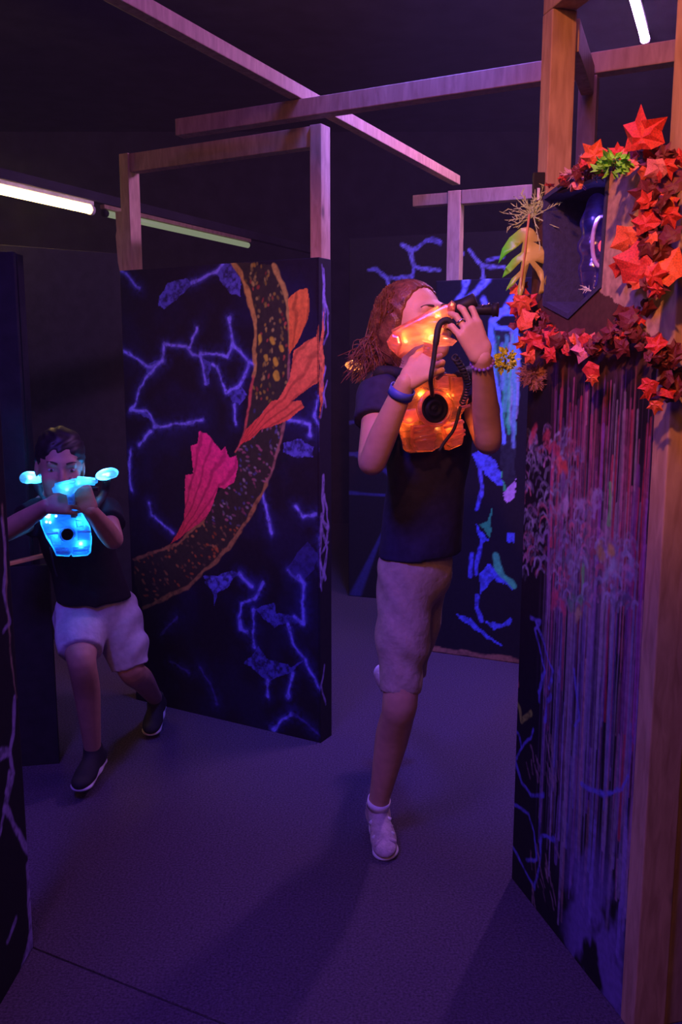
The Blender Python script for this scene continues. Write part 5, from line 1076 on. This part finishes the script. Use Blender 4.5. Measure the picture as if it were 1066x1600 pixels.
tail = smooth_path([gT((570, 930)) + gf * .03, gT((520, 1110)) + gf * .03, gT((440, 1230)) + gf * .028, gT((400, 1300)) + gf * .028], 5); tag(link('strap_tail', tube_mesh('strap_tail', tail, .0042, 6), None, M['strap']), 'loose black strap end crossing the bottom of the orange vest', 'strap')

# boy's vest and blaster
BZ = ((20, 680), 0.1689)
b_v0 = aty(105, 832, 2.645)
bout = [(270, 700), (330, 690), (480, 690), (590, 680), (650, 740), (720, 860), (735, 960), (725, 1090), (690, 1120), (560, 1130), (540, 1110), (520, 1130), (400, 1120), (370, 1050), (310, 960), (260, 840), (245, 750)]
bpl = [[(320, 900), (440, 890), (450, 1010), (370, 1020)], [(590, 880), (710, 890), (710, 960), (600, 970)], [(390, 1040), (515, 1040), (515, 1090), (400, 1090)], [(550, 1040), (690, 1030), (690, 1080), (560, 1090)], [(580, 780), (650, 790), (660, 850), (590, 850)]]
brb = [((305, 905), (420, 895)), ((395, 1075), (515, 1075)), ((600, 885), (720, 880)), ((560, 1060), (700, 1050))]
bv, bT = vest('clear laser tag vest with round black speaker glowing blue, worn by the smaller runner', b_v0, bf, bout, *BZ, (505, 910), 62, [(400, 940), (620, 815), (630, 1010), (330, 760)], brb, bpl, BLU, (0.45, 0.85, 1.0), 0.55, clear_b, M['blackplastic'], clear_mat('clear_cobalt_plastic', (0.10, 0.45, 0.95), 0.35, 0.14))
for k_, (zx, zy) in enumerate(((310, 750), (340, 730), (400, 745), (345, 805), (312, 800))): s_ = Sdf(); s_.ell(bT((zx, zy)) + bf * .006, (.004,) * 3); np_obj('status_lamp', s_.mesh(.0016), emit_mat('led_pale_%d' % k_, (0.5, 0.85, 1.0), 3.0), bv)
for (u_, v_, dy), fl in (((51, 746, .04), -1), ((166, 741, .08), 1)):
    p = B(u_, v_, dy); s_ = Sdf(); s_.ell(p, (.034, .03, .018), np.stack([unit(A(1, 0, -.25 * fl * -1)), A(0, 1, 0), unit(A(.25 * fl * -1, 0, 1))]), .01); s_.ell(p + A(.02 * fl, -.005, .004 * fl), (.018, .02, .014), k=.01); np_obj('shoulder_lens', s_.mesh(.004), clear_b, bv)
    lamp_point('shoulder_led', p, BLU, 1.9, .005, bv); s_ = Sdf(); s_.ell(p + A(-.006 * fl * -1, -.006, 0), (.007,) * 3); np_obj('lamp_bead', s_.mesh(.0022), emit_mat('led_sh_%d' % fl, (.5, .9, 1), 6.0), bv)
    sh = b_rs if fl < 0 else b_ls; link('shoulder_strap', tube_mesh('shoulder_strap', smooth_path([p - A(0, -.005, .012), sh + bu * .055, aty(82 if fl < 0 else 140, 800, 2.66)], 5), .014, 8), bv, M['strap'])
bb, bbT = blaster('clear blaster glowing blue, gripped in both hands under the chin of the smaller runner', [(370, 490), (400, 460), (470, 440), (580, 430), (600, 400), (700, 400), (780, 420), (775, 445), (700, 455), (640, 470), (590, 500), (560, 540), (565, 610), (520, 615), (505, 550), (440, 530), (380, 530)], *BZ, aty(115, 762, 2.50), unit(A(.1, -1, .05)), .017, clear_b, BLU,
    [((610, 440), .0), ((500, 500), .0), ((690, 425), 0)], .22, [((400, 480), (600, 430)), ((600, 415), (760, 430))], [('muzzle', [(740, 480), (790, 480), (795, 515), (745, 515)], .012)], [(505, 540), (560, 535), (570, 640), (520, 640)], (.5, .9, 1.0))
tag(link('dangling_cord', tube_mesh('dangling_cord', smooth_path([bT((345, 1030)) + bf * .02, bT((365, 1130)) + bf * .02, bT((385, 1220)) + bf * .015, bT((410, 1300)) + bf * .015], 5), .003, 6), None, M['strap']), 'thin dark cord hanging from the blue vest', 'cord')
e0, e1 = B(75, 812, -.2), B(8, 855, -.05)
